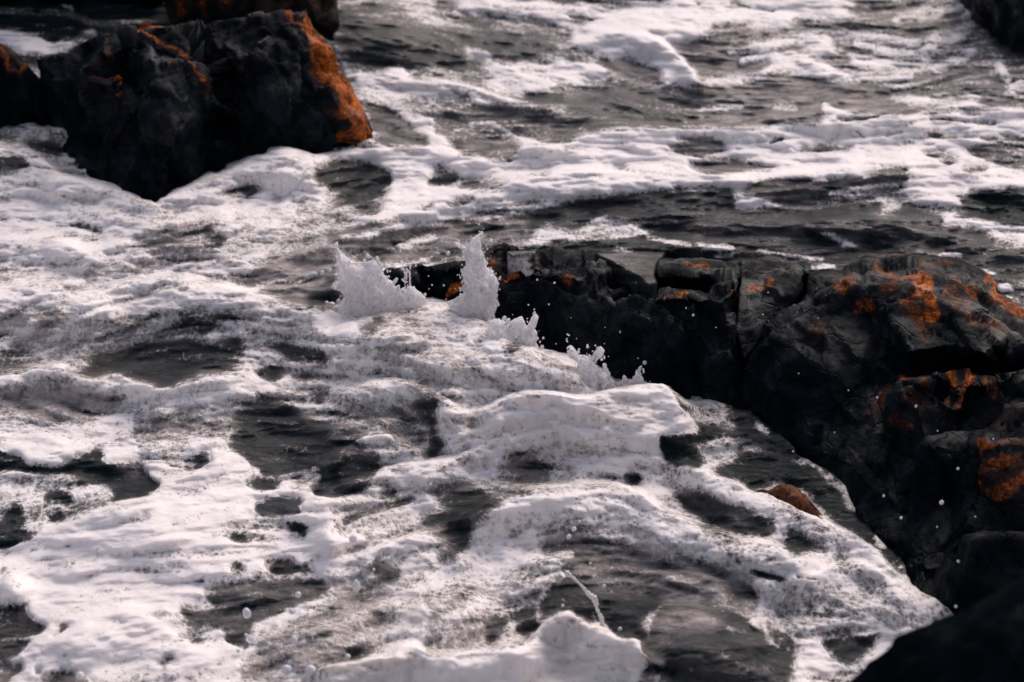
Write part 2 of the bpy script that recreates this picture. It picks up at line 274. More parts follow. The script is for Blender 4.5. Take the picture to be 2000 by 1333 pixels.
# tile ; foam value or - ; murk value or - ; softness (or ~stroke width) ; points
CHART = """
1;.86;.8;20;0,700 2000,700 2000,1333 0,1333
2;.45;.5;10;0,0 2000,0 2000,1333 0,1333
3;.35;.5;10;0,0 2000,0 2000,1333 0,1333
4;.66;.85;20;0,0 2000,0 2000,1333 0,1333
5;.70;.95;14;0,0 2000,0 2000,1333 0,1333
6;.1;.25;14;0,0 2000,0 2000,1333 0,1333
7;.95;.6;14;0,0 2000,0 2000,1333 0,1333
8;.76;.8;14;0,0 2000,0 2000,1333 0,1333
9;.76;.5;14;0,0 2000,0 2000,1333 0,1333
1;.05;.06;6;-100,-100 1150,-100 1150,200 500,330 -100,400
1;.3;.3;~10;0,60 300,70 520,130 900,110
1;.5;.4;~8;350,20 400,60
1;.45;.3;~14;330,240 420,235 520,185
1;.95;.5;5;-40,155 80,160 120,185 230,215 270,245 420,240 400,285 250,300 130,305 90,280 -40,245
1;.6;.6;6;-40,700 385,710 500,1010 330,960 200,880 -40,820
1;.05;.1;4;-40,880 110,875 170,920 100,950 -40,970
1;.1;.2;4;160,790 330,780 360,840 330,875 240,850 150,820
1;.5;.5;4;30,1020 230,1005 275,1030 190,1045 60,1035
1;.65;.6;6;330,1100 480,1120 580,1170 430,1150
1;.3;.4;4;300,1215 400,1235 520,1250 580,1280 540,1300 420,1260
1;.6;.6;6;700,1150 830,1180 920,1215 800,1215
1;.2;.3;4;1250,1080 1340,1040 1460,1040 1420,1090 1390,1115 1330,1075
1;.35;.4;6;1020,1255 1150,1270 1260,1290 1180,1333 1110,1310
1;.35;.4;5;1510,1100 1580,1100 1570,1140 1520,1130
1;.5;.5;6;1310,1150 1340,1150 1345,1290 1310,1260
1;.12;.2;5;1770,940 1900,925 2030,900 2030,1140 1920,1110 1900,1050 1770,1030
1;.6;.8;10;1650,1100 1900,1110 1998,1200 1998,1333 1700,1333 1640,1200
2;.72;.5;6;360,-40 1998,-40 1998,250 1300,160 1100,60 620,140 400,80
2;.12;.2;6;20,20 300,40 560,170 1100,180 1250,250 1180,320 900,340 780,380 640,380 300,400 100,350 30,200
2;.4;.4;8;60,40 300,50 500,140 300,130
2;.1;.1;3;1050,-30 1998,-30 1998,12 1300,20
2;.3;.3;4;550,30 700,10 640,80 560,60
2;.25;.4;4;700,80 950,110 900,160 760,130
2;.97;.5;5;1330,190 1500,100 1700,20 2010,20 2010,230 1800,210 2010,350 2010,480 1900,460 1830,400 1700,340 1500,300 1350,270
2;.93;.5;5;960,90 1150,60 1500,40 1500,80 1300,130 1050,110
2;.3;.4;3;1300,80 1460,90 1440,130 1340,130
2;.2;.6;4;1480,350 1650,340 1800,390 1840,440 1700,470 1560,430
2;.08;.2;4;1000,550 1150,510 1280,520 1280,570 1180,600 1050,580
2;.2;.35;6;1310,660 1330,500 1500,480 1900,520 1998,600 1900,700 1650,710 1450,740 1370,700
2;.9;.5;5;700,270 850,290 900,340 960,370 1150,360 1460,345 1550,430 1400,460 1200,500 1020,540 900,510 840,450 950,400 820,350
2;.25;.5;4;680,420 830,420 820,450 740,445
2;.88;.5;5;100,400 300,420 300,380 380,370 440,440 560,450 800,470 950,540 1190,605 1100,600 880,590 850,625 760,625 780,560 760,520 500,545 300,570 180,560 120,480
2;.22;.45;6;580,640 880,590 1200,620 1360,720 1300,790 1150,790 1000,760 850,700 640,700
2;.6;.5;~8;780,690 900,690 1000,760
2;.9;.5;4;280,600 560,660 580,740 640,790 700,860 520,830 520,780 400,690
2;.1;.5;4;200,580 280,600 400,690 510,780 520,820 300,815 240,780
2;.22;.5;5;650,790 850,760 1050,820 1000,900 900,880 700,860
2;.95;.6;5;250,810 520,830 700,870 900,890 1000,905 1050,830 1000,760 1150,800 1300,800 1500,730 2010,720 2010,1060 1600,1110 1420,1100 1200,1150 1100,1190 950,1260 800,1170 700,1210 440,1260 200,1333 -20,1290 -20,1240 240,1200 320,1000 230,920 -20,900 -20,860
2;.12;.2;5;-20,905 200,905 310,960 310,1010 240,1090 200,1170 160,1170 60,1110 40,1050 -20,1100
2;.25;.4;4;520,1040 600,920 650,940 720,970 680,1040
2;.25;.4;4;720,1020 770,990 990,1020 930,1045 700,1045
2;.4;.4;3;1130,985 1230,965 1200,995
2;.5;.5;3;1550,920 1660,940 1600,955
2;.3;.5;4;1860,830 1998,780 1998,860
2;.2;.3;4;460,1170 560,1110 540,1170
2;.15;.3;4;620,1130 760,1090 800,1115 640,1150
2;.45;.4;8;700,1220 940,1120 1200,1130 1100,1200 950,1250 800,1240
2;.06;.15;5;1100,1180 1420,1100 2010,1060 2010,1333 1300,1333 980,1333 1020,1200
2;.3;.4;6;300,1333 700,1225 1000,1260 900,1333
2;.7;.5;5;1090,1333 1190,1250 1330,1300 1500,1200 1650,1230 1750,1300 1998,1310 1998,1340
2;.06;.1;3;1670,1230 2010,1230 2010,1290 1750,1290
2;.2;.2;4;1210,1240 1350,1190 1500,1190 1340,1290
3;.93;.5;5;-20,0 950,-20 1060,40 1000,100 700,110 700,150 480,150 330,130 240,170 170,220 -20,240
3;.3;.3;3;140,20 220,10 180,40
3;.5;.4;~8;370,20 600,60
3;.95;.5;4;-20,280 80,310 160,390 200,450 -20,480
3;.15;.6;4;30,250 200,230 430,235 400,290 600,340 540,380 300,410 150,380 100,320
3;.75;.5;~12;350,300 500,280 600,285
3;.8;.5;~12;420,350 580,310
3;.85;.5;4;430,240 700,200 800,175 900,185 950,310 850,330 600,360 500,280
3;.25;.4;4;610,290 740,230 770,280
3;.32;.4;8;950,130 1600,90 1700,50 1720,250 1500,330 1100,300 950,220
3;.35;.4;3;700,130 760,100 1020,115 1000,130
3;.7;.5;~14;950,195 1100,190 1400,240
3;.7;.5;~18;1080,240 1250,290 1450,330
3;.75;.5;~26;1450,330 1500,220 1620,200 1700,120 1720,30
3;.65;.5;~18;1300,110 1500,80 1650,20
3;.03;.05;8;1760,-20 2100,-20 2100,320 1960,310 1850,280 1800,160
3;.9;.5;5;250,430 500,420 600,350 760,320 900,360 1100,450 900,460 740,440 640,400 540,430 400,490 200,460
3;.75;.5;~20;1050,330 1250,370 1350,420 1100,430
3;.7;.5;~16;1300,370 1500,390 1650,330 1700,300
3;.1;.6;5;500,480 640,410 900,460 1200,470 1350,570 1410,620 1150,640 900,600 850,690 180,700 140,640 60,560 200,490
3;.6;.5;~9;600,600 720,605
3;.55;.5;~9;200,595 420,595
3;.75;.5;~12;880,590 1000,640
3;.8;.5;5;1190,510 1400,540 1650,560 1690,520 1755,540 1740,620 1600,640 1380,600 1280,560
3;.85;.5;~18;1930,500 1990,470
3;.8;.5;~14;1850,370 1900,440
3;.93;.6;5;-20,720 850,700 950,620 1200,640 1400,640 1700,650 1850,610 2020,600 2020,760 1800,780 1700,850 1800,900 2020,960 2020,1050 1700,1060 1620,1130 1620,1180 1400,1160 1330,1100 1350,1000 1320,920 1100,990 850,1010 560,1000 400,1080 300,1060 -20,1070
3;.15;.6;4;80,790 240,760 310,800 340,830 220,880 20,840
3;.2;.5;4;120,930 340,860 380,900 660,940 400,970 240,975
3;.2;.5;3;700,855 820,815 1050,820 1000,850
3;.3;.5;3;1400,750 1500,740 1740,770 1550,785
3;.3;.5;3;1420,860 1550,860 1640,900 1580,930
3;.25;.5;3;1650,950 1800,925 1790,960 1690,965
3;.42;.4;6;1700,850 2020,730 2020,930 1850,900
3;.5;.5;3;1210,760 1290,755 1230,775
3;.45;.5;~6;1480,672 1840,690
3;.45;.5;~6;960,668 1180,655
3;.3;.5;~6;600,800 650,780
3;.35;.5;~6;1060,730 1095,765
3;.2;.2;3;1590,1090 1650,1060 1640,1100
3;.05;.15;5;-20,1070 370,1060 400,1130 400,1190 -20,1200
3;.08;.35;4;410,1080 570,1000 850,1010 1100,990 1320,920 1350,1000 1300,1040 1000,1060 900,1090 700,1150 550,1100
3;.04;.05;3;500,1040 580,1005 850,1015 760,1040 600,1050
3;.9;.5;3;380,1080 420,1090 540,1110 660,1150 540,1170 430,1200 400,1190
3;.62;.5;~9;920,1075 1100,1045 1300,1040
3;.6;.5;4;1170,1100 1300,1110 1350,1150 1240,1210 1200,1210 1230,1140 1180,1130
3;.1;.3;5;-20,1200 700,1150 1200,1220 2020,1180 2020,1340 -20,1340
3;.03;.05;5;640,1200 900,1150 1180,1130 1150,1200 800,1220
3;.03;.05;5;1240,1210 1330,1150 1500,1190 1400,1210
3;.04;.08;4;1630,1120 1700,1060 2020,1050 2020,1250 1700,1230
3;.85;.5;4;1520,1190 1600,1190 1720,1250 1900,1260 2020,1290 2020,1340 1850,1340 1650,1260 1550,1230
6;.85;.5;3;800,55 940,60 1000,100 1090,140 980,150 960,110 860,75
6;.6;.5;~9;-20,95 150,125 370,145
6;.5;.5;~8;500,160 620,175 880,220
6;.03;.05;4;730,30 830,60 980,130 800,110
6;.93;.5;4;1850,70 2020,40 2020,140 1830,130 1820,100
6;.8;.5;~12;1570,0 1750,10 1900,30 2000,60
6;.9;.5;~14;1870,385 1905,375
6;.8;.5;~9;1550,182 1640,190
6;.3;.5;~6;0,60 300,75
4;.86;.7;10;-40,0 700,0 800,50 700,120 560,160 500,260 400,330 250,330 -40,390
4;.25;.3;4;330,-10 450,-10 570,50 550,70 400,20
4;.45;.4;4;430,60 600,85 520,105
4;.66;.8;10;-40,200 350,200 470,210 400,240 120,300 -40,380
4;.45;.6;8;750,130 950,90 1100,0 1260,50 1270,150 1080,220 1040,240 850,190
4;.12;.2;4;1140,50 1250,80 1240,130 1150,90
4;.12;.2;4;1010,160 1100,200 1080,225
4;.35;.5;5;220,330 440,350 480,370 380,400 330,350
4;.8;.8;10;1250,0 1600,0 1560,130 1400,250 1280,300 1200,330
4;.12;.75;6;1340,350 1480,220 1700,150 1870,150 1890,280 1860,370 1920,400 1880,480 1700,470 1550,440 1440,370
4;.04;.15;6;1690,420 1860,370 1920,400 1860,480 1720,475
4;.65;.8;~9;1440,360 1540,325 1650,345 1760,290
4;.84;.8;6;-40,400 130,370 260,360 360,400 700,340 800,360 1000,320 1200,370 1330,370 1500,430 1650,480 1880,500 1998,560 1998,660 1600,520 1300,500 1000,480 900,520 700,560 550,560 400,500 200,480 -40,560
4;.5;.9;10;-40,560 200,480 400,500 560,600 500,700 430,860 330,800 100,870 -40,870
4;.3;.4;8;-40,690 100,680 180,750 100,860 -40,880
4;.85;.8;~18;20,680 100,640 180,570
4;.5;.7;8;520,600 700,560 900,520 1300,500 1340,600 1060,640 700,660 520,730
4;.3;.3;6;930,580 1000,500 1300,510 1340,580 1150,640 1000,600
4;.07;.18;6;430,860 520,740 700,700 900,660 1340,640 1350,700 1330,820 1150,850 1020,900 900,940 800,880 650,840 540,870
4;.7;.7;~18;1180,640 1280,590 1340,620
4;.18;.3;5;1510,700 1620,680 1800,720 1850,800 1650,800 1560,760
4;.06;.1;4;1440,830 1520,800 1590,830 1540,900 1470,880
4;.2;.3;4;1650,870 1750,850 1700,890
4;.2;.2;5;1730,960 1850,950 1800,1010
4;.9;.7;4;-40,880 200,830 330,815 400,870 500,890 640,850 780,900 870,940 1030,910 1200,860 1400,830 1440,880 1500,920 1650,830 1600,900 1500,960 1270,1000 900,990 700,1030 600,960 300,870 150,890 -40,950
4;.36;.85;8;-40,960 150,895 350,890 560,950 720,1010 500,1130 300,1165 200,1140 80,1030
4;.88;.6;6;-40,1160 250,1170 500,1130 720,1040 900,990 1100,960 1270,970 1250,1010 900,1040 740,1090 750,1150 500,1270 200,1340 -40,1250
4;.03;.05;3;-40,1255 100,1310 140,1340 -40,1340
4;.1;.1;4;400,1340 570,1260 560,1340
4;.42;.8;8;750,1090 1230,1050 1280,1160 1060,1200 1020,1290 900,1340 780,1340 740,1150
4;.1;.16;7;1240,1100 1380,1020 1450,990 1600,1020 1700,1100 1998,1150 2040,1340 1400,1340 1270,1240 1290,1160
5;.2;.6;6;-20,0 1100,0 1050,130 880,110 700,200 280,250 180,220 -20,130
5;.7;.7;8;-20,-20 200,-20 120,50 20,60
5;.75;.6;~10;60,90 200,80 400,20 600,0
5;.68;.6;~12;380,140 480,110 560,85
5;.45;.6;~8;0,150 60,160 200,170
5;.06;.1;5;300,225 600,190 880,110 1050,130 900,150 730,190 500,225
5;.72;.6;4;1040,130 1150,30 1200,10 1330,60 1500,0 1650,0 1760,70 1600,100 1350,100 1150,130
5;.08;.12;5;1050,150 1350,110 1760,80 1800,0 2020,0 2020,500 1200,500 1100,200
5;.62;.5;~9;1760,95 2000,130
5;.35;.4;~10;1700,200 1900,250 
5;.12;.2;5;430,1000 550,960 620,980 560,1060 600,1200 620,1240 520,1310 480,1300 560,1230 520,1130 430,1060
5;.3;.4;6;130,600 250,520 300,540 180,640
5;.35;.4;6;450,890 560,860 520,940
5;.15;.2;4;790,650 860,630 830,690
5;.3;.3;6;1000,640 1090,650 1060,710 1000,780 950,740
5;.35;.6;9;-20,1050 400,1000 520,1130 480,1290 300,1210 200,1220 -20,1340
5;.9;.8;~10;-20,1300 100,1250 200,1215 330,1205
5;.6;.9;8;130,700 300,650 500,760 450,900 150,900
5;.95;.9;4;860,1080 940,1020 1150,980 1300,990 1500,970 1640,940 1850,910 1890,950 1900,1010 1990,1110 2010,1170 1850,1190 1820,1230 1840,1340 1500,1340 1000,1340 1050,1200 940,1190 860,1160
5;.68;.9;10;1050,1250 1450,1200 1500,1340 1050,1340
5;.5;.9;6;1560,1170 1640,1180 1620,1240 1560,1220
5;.05;.1;3;1830,1210 2020,1200 2020,1340 1850,1340
6;.06;.1;5;180,1000 420,1040 800,1300 740,1340 180,1340
6;.62;.6;6;40,960 180,965 300,1000 380,1040 300,1060 390,1100 400,1150 180,1130 100,1010
6;.95;.9;3;-20,910 40,960 60,1010 180,1110 200,1170 100,1200 -20,1190
6;.6;.5;6;230,1230 350,1190 560,1270 600,1300 400,1310 250,1260
7;.04;.08;4;-40,20 60,50 190,130 330,140 400,90 550,20 570,80 560,110 780,110 820,180 890,240 820,300 620,320 620,260 410,210 400,170 200,180 100,150 -40,140
7;.18;.35;8;600,110 780,110 820,200 700,200
7;.64;.4;8;100,180 400,170 620,250 600,330 400,430 200,480 140,540 -40,620 -40,350 20,250
7;.06;.1;4;240,290 300,260 410,290 400,330 260,320
7;.08;.1;5;20,350 110,330 110,400 140,420 150,500 240,480 200,530 90,560 -40,610 -40,480 40,430
7;.1;.1;4;270,390 340,370 370,420 290,440
7;.35;.7;6;780,0 1060,0 1000,80 920,80
7;.45;.5;5;920,110 1080,60 1180,40 1180,100 1080,160 940,140
7;.08;.1;4;1090,60 1180,40 1180,110 1080,155 1120,100
7;.12;.2;5;1270,-20 2020,-20 2020,270 1900,280 1750,290 1740,240 1640,190 1480,190 1400,120 1390,80
7;.58;.5;~9;1480,200 1680,160 1780,130
7;.66;.6;~18;1640,230 1720,200 1760,190
7;.08;.12;4;1350,215 1440,200 1560,210 1530,260 1440,275 1360,235
7;.1;.1;4;1740,260 1860,250 1880,280 1760,290
7;.06;.12;4;1420,340 1560,290 1670,310 1680,400 1560,425 1460,400
7;.1;.1;4;1560,460 1620,440 1700,460 1710,550 1640,530 1570,490
7;.66;.4;8;1260,450 1560,430 1720,560 1650,590 1290,570
7;.12;.1;4;1290,520 1380,510 1400,570 1320,565
7;.4;.4;4;650,440 720,405 800,395 850,430 740,440
7;.2;.2;3;350,560 430,545 400,580
7;.08;.15;4;1470,690 1560,655 1660,670 1640,730 1520,735
7;.25;.2;4;1640,690 1740,700 1750,740 1650,730
7;.4;.3;5;1290,700 1400,690 1360,750 1280,730
7;.2;.3;3;1090,770 1150,755 1140,785
7;.62;.5;8;960,900 1050,1050 1240,1100 1100,1150 900,1030
7;.1;.35;5;1140,850 1200,820 1350,790 1600,750 1780,760 1860,830 1700,900 1600,970 1420,1030 1400,1070 1420,1100 1350,1155 1250,1110 1240,1050 1050,1050 1000,930 1140,925 1230,940 1160,880
7;.1;.1;3;1040,1110 1140,1100 1090,1135
7;.3;.4;5;870,1245 930,1170 990,1240
7;.5;.6;5;750,1030 820,1040 830,1085
7;.55;.6;5;810,960 920,970 870,1010
7;.1;.2;5;-40,900 160,880 170,960 230,1010 230,1050 100,1090 -40,1100
7;.15;.3;4;-40,1110 180,1110 100,1180 -40,1220
7;.3;.4;4;-40,1240 100,1220 110,1260 30,1340 -40,1340
7;.2;.2;3;170,1270 220,1250 200,1290
7;.22;.5;5;220,1320 330,1260 500,1280 500,1340 220,1340
7;.4;.4;4;270,1090 330,1010 390,1010 310,1070
7;.42;.85;6;1340,1260 1400,1180 1430,1050 1600,980 1800,920 2040,900 2040,1230 1850,1240 1760,1290 1620,1290 1560,1340 1380,1340
7;.72;.8;~16;1400,1090 1430,1030 1600,970 1800,900
8;.18;.3;5;-20,0 60,20 270,20 270,120 200,230 60,250 -20,290
8;.06;.1;4;-20,90 60,100 60,240 -20,250
8;.06;.1;4;480,60 600,0 640,0 540,80
8;.4;.6;6;280,0 480,0 450,60 300,80
8;.33;.5;7;910,130 1000,60 1150,60 1210,150 1160,250 1000,310 960,330 820,240 980,200
8;.27;.4;6;550,220 700,190 760,220 900,290 950,330 900,390 830,420 780,480 760,580 690,660 560,660 620,560 480,460 600,390 660,370 560,330
8;.1;.2;5;560,330 640,270 860,290 940,320 850,400 700,380
8;.1;.15;5;490,400 760,390 750,560 640,470 500,450
8;.3;.3;5;300,250 360,210 340,310 230,310
8;.35;.4;~12;60,440 200,390 450,310
8;.55;.8;6;180,500 400,440 520,480 380,520 200,560
8;.12;.3;5;190,720 240,660 320,680 380,730 290,770
8;.45;.9;12;-20,750 250,760 330,820 300,1000 250,1200 -20,1240
8;.2;.3;5;100,1160 220,1150 180,1210 110,1200
8;.2;.3;4;200,940 270,940 240,980
8;.56;.95;10;450,870 1100,640 1290,640 1300,760 1150,880 900,950 850,1120 600,1200 480,1230
8;.88;.95;~50;400,900 450,1000 400,1100 420,1180
8;.1;.15;5;1160,900 1300,770 1300,690 1380,620 1500,640 1750,600 2040,680 2040,900 1850,910 1750,980 1730,1090 1580,1090 1500,1020 1430,1020 1330,960 1180,1000
8;.24;.6;8;1170,490 1400,450 1600,500 1780,580 2040,700 2040,860 1500,840 1300,700 1180,600
8;.68;.7;~14;1060,680 1200,640 1350,615
8;.18;.25;5;840,1120 860,1000 1000,960 1160,900 1150,1000 1120,1090 1040,1080 1000,1000 880,1120
8;.95;.95;4;-20,1240 200,1205 350,1210 360,1120 480,1230 600,1190 750,1180 1000,1160 1130,1110 1180,1000 1330,960 1430,1020 1520,1010 1580,1100 1690,1090 1720,1160 1750,1250 1680,1345 -20,1345
8;.1;.4;4;1720,1110 1860,910 2040,905 2040,1345 1700,1300 1750,1250
8;.4;.4;6;1680,1340 1800,1240 1998,1250 1998,1340
8;.6;.7;6;1200,200 1500,210 1480,270 1250,240
8;.05;.1;3;1605,160 1660,150 1710,190 1680,240 1620,230
8;.5;.5;6;1720,270 1800,300 1998,400 1998,450 1850,400
8;.55;.6;6;1800,100 1998,200 1850,200
8;.6;.8;8;1450,440 1700,490 1998,560 1998,680 1750,600 1560,510
8;.05;.08;3;1850,40 2010,30 2010,130 1880,120
9;.06;.08;4;-10,0 240,20 250,60 200,90 160,130 50,120 -10,100
9;.62;.5;5;170,20 350,0 400,60 330,140 240,155 180,120
9;.05;.08;4;400,50 550,50 850,140 990,300 1000,360 1340,560 1340,740 1200,620 1080,520 920,440 850,360 780,250 640,225 470,270 430,220 330,190 250,150 340,110
9;.3;.3;6;850,140 980,180 980,260 900,230
9;.5;.6;5;-20,200 60,240 180,250 250,300 100,290 -20,250
9;.08;.2;5;50,290 150,260 300,320 450,370 560,390 650,470 560,520 430,500 330,470 230,420 120,380
9;.5;.6;5;-20,370 150,400 340,500 430,560 150,470 -20,400
9;.45;.4;6;640,480 880,540 900,610 700,620
9;.08;.1;5;680,500 740,490 820,560 810,600 740,610 680,560
9;.35;.3;4;920,630 1000,600 1010,650 960,665
9;.08;.1;3;460,700 560,720 700,760 640,780 520,750
9;.1;.1;~4;750,760 840,755
9;.28;.65;8;-20,640 350,660 460,720 520,900 500,1000 440,930 -20,900
9;.08;.22;5;-20,910 250,910 420,940 500,1030 560,1120 700,1180 750,1250 700,1345 -20,1345
9;.2;.75;10;-20,920 200,910 340,960 300,1020 -20,1030
9;.58;.6;6;500,820 900,780 1300,880 1500,920 1400,1010 1200,1080 1000,1100 750,1120 600,1050 500,1000
9;.7;.7;~24;520,800 560,900 510,1000
9;.25;.2;5;550,1040 700,1070 750,1150 720,1190 600,1120
9;.08;.1;5;870,1110 1080,1080 1190,1080 1160,1130 1080,1200 1000,1240 900,1170
9;.9;.8;5;740,1110 850,1130 920,1240 1030,1240 1000,1300 900,1345 740,1345 720,1220
"""
RS = 2.5; NU, NV = int(2000/RS)+1, int(1333/RS)+1
def paint_layers():
    F = np.full((NV, NU), .5); M = np.full((NV, NU), .5)
    def blur(m, s):
        r = max(1, int(s*2.2)); k = np.exp(-.5*(np.arange(-r, r+1)/max(s, .4))**2); k /= k.sum()
        m = np.apply_along_axis(lambda a: np.convolve(a, k, 'same'), 0, m)
        return np.apply_along_axis(lambda a: np.convolve(a, k, 'same'), 1, m)
    for ln in CHART.strip().split('\n'):
        t, f, mk, sf, ps = ln.split(';'); P = pts(int(t), ps)
        stroke = sf[0] == '~'; s = float(sf.lstrip('~')); pad = s*3 + 6
        xs = [p[0] for p in P]; ys = [p[1] for p in P]
        i0 = max(0, int((min(xs)-pad)/RS)); i1 = min(NU, int((max(xs)+pad)/RS)+2)
        j0 = max(0, int((min(ys)-pad)/RS)); j1 = min(NV, int((max(ys)+pad)/RS)+2)
        if i1 <= i0+2 or j1 <= j0+2: continue
        # pad so that blurring does not darken the borders of the sheet
        q = int(pad/RS)+1
        gx, gy = np.meshgrid((np.arange(i0-q, i1+q))*RS, (np.arange(j0-q, j1+q))*RS)
        if stroke: m = 1 - sstep(s*.35, s*.85, seg_dist(gx, gy, P))
        else: m = blur(in_poly(gx, gy, P).astype(float), s*1.15/RS)
        m = m[q:-q, q:-q]
        F[j0:j1, i0:i1] += (float(f)-F[j0:j1, i0:i1])*m
        M[j0:j1, i0:i1] += (float(mk)-M[j0:j1, i0:i1])*m
    return F, M
FLOW = np.array([(1000,100,10),(1200,130,25),(1500,100,0),(1800,200,-5),(1400,270,-3),(1000,300,0),(800,220,25),(1700,330,-12),(1500,430,-5),(1200,400,-5),(1800,450,15),(900,400,-15),(700,450,-20),(300,330,25),(100,330,15),(200,420,10),(500,320,-25),(450,430,-25),(300,500,-15),(100,500,0),(560,500,-30),
 (100,640,-30),(300,650,-10),(450,620,5),(600,650,15),(300,770,-20),(100,780,15),(100,880,15),(250,840,-20),(500,800,25),(550,900,20),(450,870,60),(400,950,-15),(200,1050,-15),(300,1130,-10),(550,1180,-10),(100,1250,-25),(400,1280,-20),(680,960,-20),(850,900,-25),(760,800,30),(850,650,20),(1000,720,30),
 (1150,780,20),(1000,850,-20),(1100,950,0),(1250,980,45),(1400,1000,35),(1600,1080,35),(1700,1180,40),(1500,1150,20),(1300,1080,15),(1200,1130,15),(1100,1000,-15),(900,1080,-25),(800,1200,-30),(950,1180,-35),(1000,1250,-15),(1350,1200,10),(1400,1290,35),(1650,1250,-30),(700,600,-35),(1500,930,25)], float)
def drift_layers():
    # noise drawn out along the way the water runs
    gu, gv = np.meshgrid(np.arange(NU)*RS, np.arange(NV)*RS)
    wx = np.zeros(gu.shape); wy = np.zeros(gu.shape); ws = np.zeros(gu.shape)
    for u, v, a in FLOW:
        k = 1/(((gu-u)/1.3)**2 + (gv-v)**2 + 900.)**1.5
        wx += k*math.cos(math.radians(a)); wy += k*math.sin(math.radians(a)); ws += k
    x = (gu-1000)/FP; yv = -(gv-666.5)/FP; t0 = CH/(SP-yv*CP); X = x*t0; Y = t0*(CP+yv*SP)
    per = np.clip(6.2/Y, .5, 1.5)
    n = np.hypot(wx, wy)+1e-9; fx = wx/n; fy = wy/n
    turn = .55*fbm(X*2.2, Y*2.2, 3, 611)          # eddies
    fx, fy = fx*np.cos(turn)-fy*np.sin(turn), fx*np.sin(turn)+fy*np.cos(turn)
    out = []
    for scale, steps, sd in ((4.5, 26, 621), (15, 12, 641)):
        N = fbm(X*scale, Y*scale*1.5, 4, sd)
        acc = N.copy(); wt = 1.0
        for sgn in (1, -1):
            px = np.broadcast_to(np.arange(NU)[None, :], gu.shape).astype(float).copy(); py = np.broadcast_to(np.arange(NV)[:, None], gu.shape).astype(float).copy()
            for k in range(steps):
                i = np.clip(px, 0, NU-1).astype(int); j = np.clip(py, 0, NV-1).astype(int)
                px = px + sgn*fx[j, i]*per[j, i]*1.1; py = py + sgn*fy[j, i]*per[j, i]*1.1
                i = np.clip(np.round(px), 0, NU-1).astype(int); j = np.clip(np.round(py), 0, NV-1).astype(int)
                acc += N[j, i]
        acc /= (2*steps+1); acc = (acc-acc.mean())/acc.std()*.5
        out.append(np.clip(acc, -1.3, 1.3))
    return out
def sample(L, u, v):
    u = np.abs(u); u = 2000 - np.abs(2000 - (u % 4000)); v = np.abs(v); v = 1333 - np.abs(1333 - (v % 2666))
    x = np.clip(u/RS, 0, NU-1.001); y = np.clip(v/RS, 0, NV-1.001)
    i = x.astype(int); j = y.astype(int); fx = x-i; fy = y-j
    return (L[j, i]*(1-fx)+L[j, i+1]*fx)*(1-fy) + (L[j+1, i]*(1-fx)+L[j+1, i+1]*fx)*fy

# crests: height, reach behind, reach in front, line
CREST = [
 (.10, 9, 75, [(-60,575),(0,570),(80,558),(125,558),(170,577),(250,553),(350,545),(420,562),(480,575),(560,592),(640,603)]),
 (.07, 8, 50, [(-60,745),(0,738),(60,722),(115,717),(150,740),(175,748),(225,730),(260,745),(305,762),(360,750),(420,734),(490,722)]),
 (.035, 7, 60, [(135,1030),(160,1000),(200,985),(290,974),(330,950),(360,938),(450,890)]),
 (.045, 10, 55, [(640,650),(700,632),(780,612),(870,596),(960,640),(1050,695),(1150,735)]),
 (.05, 9, 50, [(670,775),(720,752),(790,748),(850,775),(910,812)]),
 (.05, 9, 45, [(640,842),(700,830),(760,820)]),
 (.13, 8, 90, [(950,806),(980,783),(1060,770),(1150,786),(1200,766),(1290,752),(1320,768),(1340,800)]),
 (.10, 8, 80, [(925,1005),(960,972),(1010,957),(1080,953),(1210,950),(1250,965),(1290,1000),(1400,1040),(1450,1060),(1580,1085)]),
 (.06, 8, 60, [(1330,905),(1400,935),(1440,945),(1460,965),(1530,976),(1560,1005),(1620,1028),(1680,1050),(1740,1108),(1765,1142)]),
 (.09, 8, 60, [(640,1310),(720,1290),(775,1290),(786,1262),(860,1285),(950,1282),(1050,1250),(1070,1215),(1110,1205),(1150,1226),(1200,1250),(1245,1248),(1265,1300)]),
 (.05, 8, 40, [(1480,1140),(1590,1131),(1640,1100),(1700,1110),(1760,1150)]),
 (.07, 9, 60, [(-60,295),(0,290),(70,300),(120,350),(180,362),(250,385),(290,400),(310,410),(330,388),(370,372),(410,344),(430,354),(480,318),(550,295),(590,300),(625,314)]),
 (.05, 12, 60, [(0,480),(100,470),(180,505),(250,470),(300,440),(400,432),(450,410)]),
 (.05, 14, 34, [(640,475),(700,455),(800,420),(900,380),(980,365),(1100,345),(1300,345),(1400,345),(1500,365),(1700,330),(1770,310)]),
 (.05, 9, 30, [(1110,95),(1180,70),(1260,75),(1310,100),(1350,140),(1375,168)]),
 (.03, 9, 22, [(840,160),(960,175),(1000,200),(1080,214)]),
 (.03, 9, 24, [(1380,150),(1500,145),(1560,118),(1650,155)]),
 (.04, 9, 30, [(630,250),(750,283),(900,305),(1100,280),(1170,255),(1400,250),(1600,222),(2060,205)]),
 (.05, 12, 40, [(1440,375),(1500,350),(1700,345),(1780,325)]),
 (.05, 12, 40, [(1860,400),(1920,370),(2060,365)]),
 (.04, 8, 35, [(640,900),(700,860),(760,855),(850,900)]),
 (.05, 8, 45, [(590,1000),(640,960),(720,930),(800,910),(880,905),(960,870),(1000,850)]),
 (.04, 8, 45, [(720,1085),(800,1050),(860,1050),(900,1090)]),
 (.03, 8, 35, [(1030,1105),(1090,1092),(1140,1083)]),
 (.05, 10, 45, [(1280,1120),(1360,1120),(1420,1140)]),
]
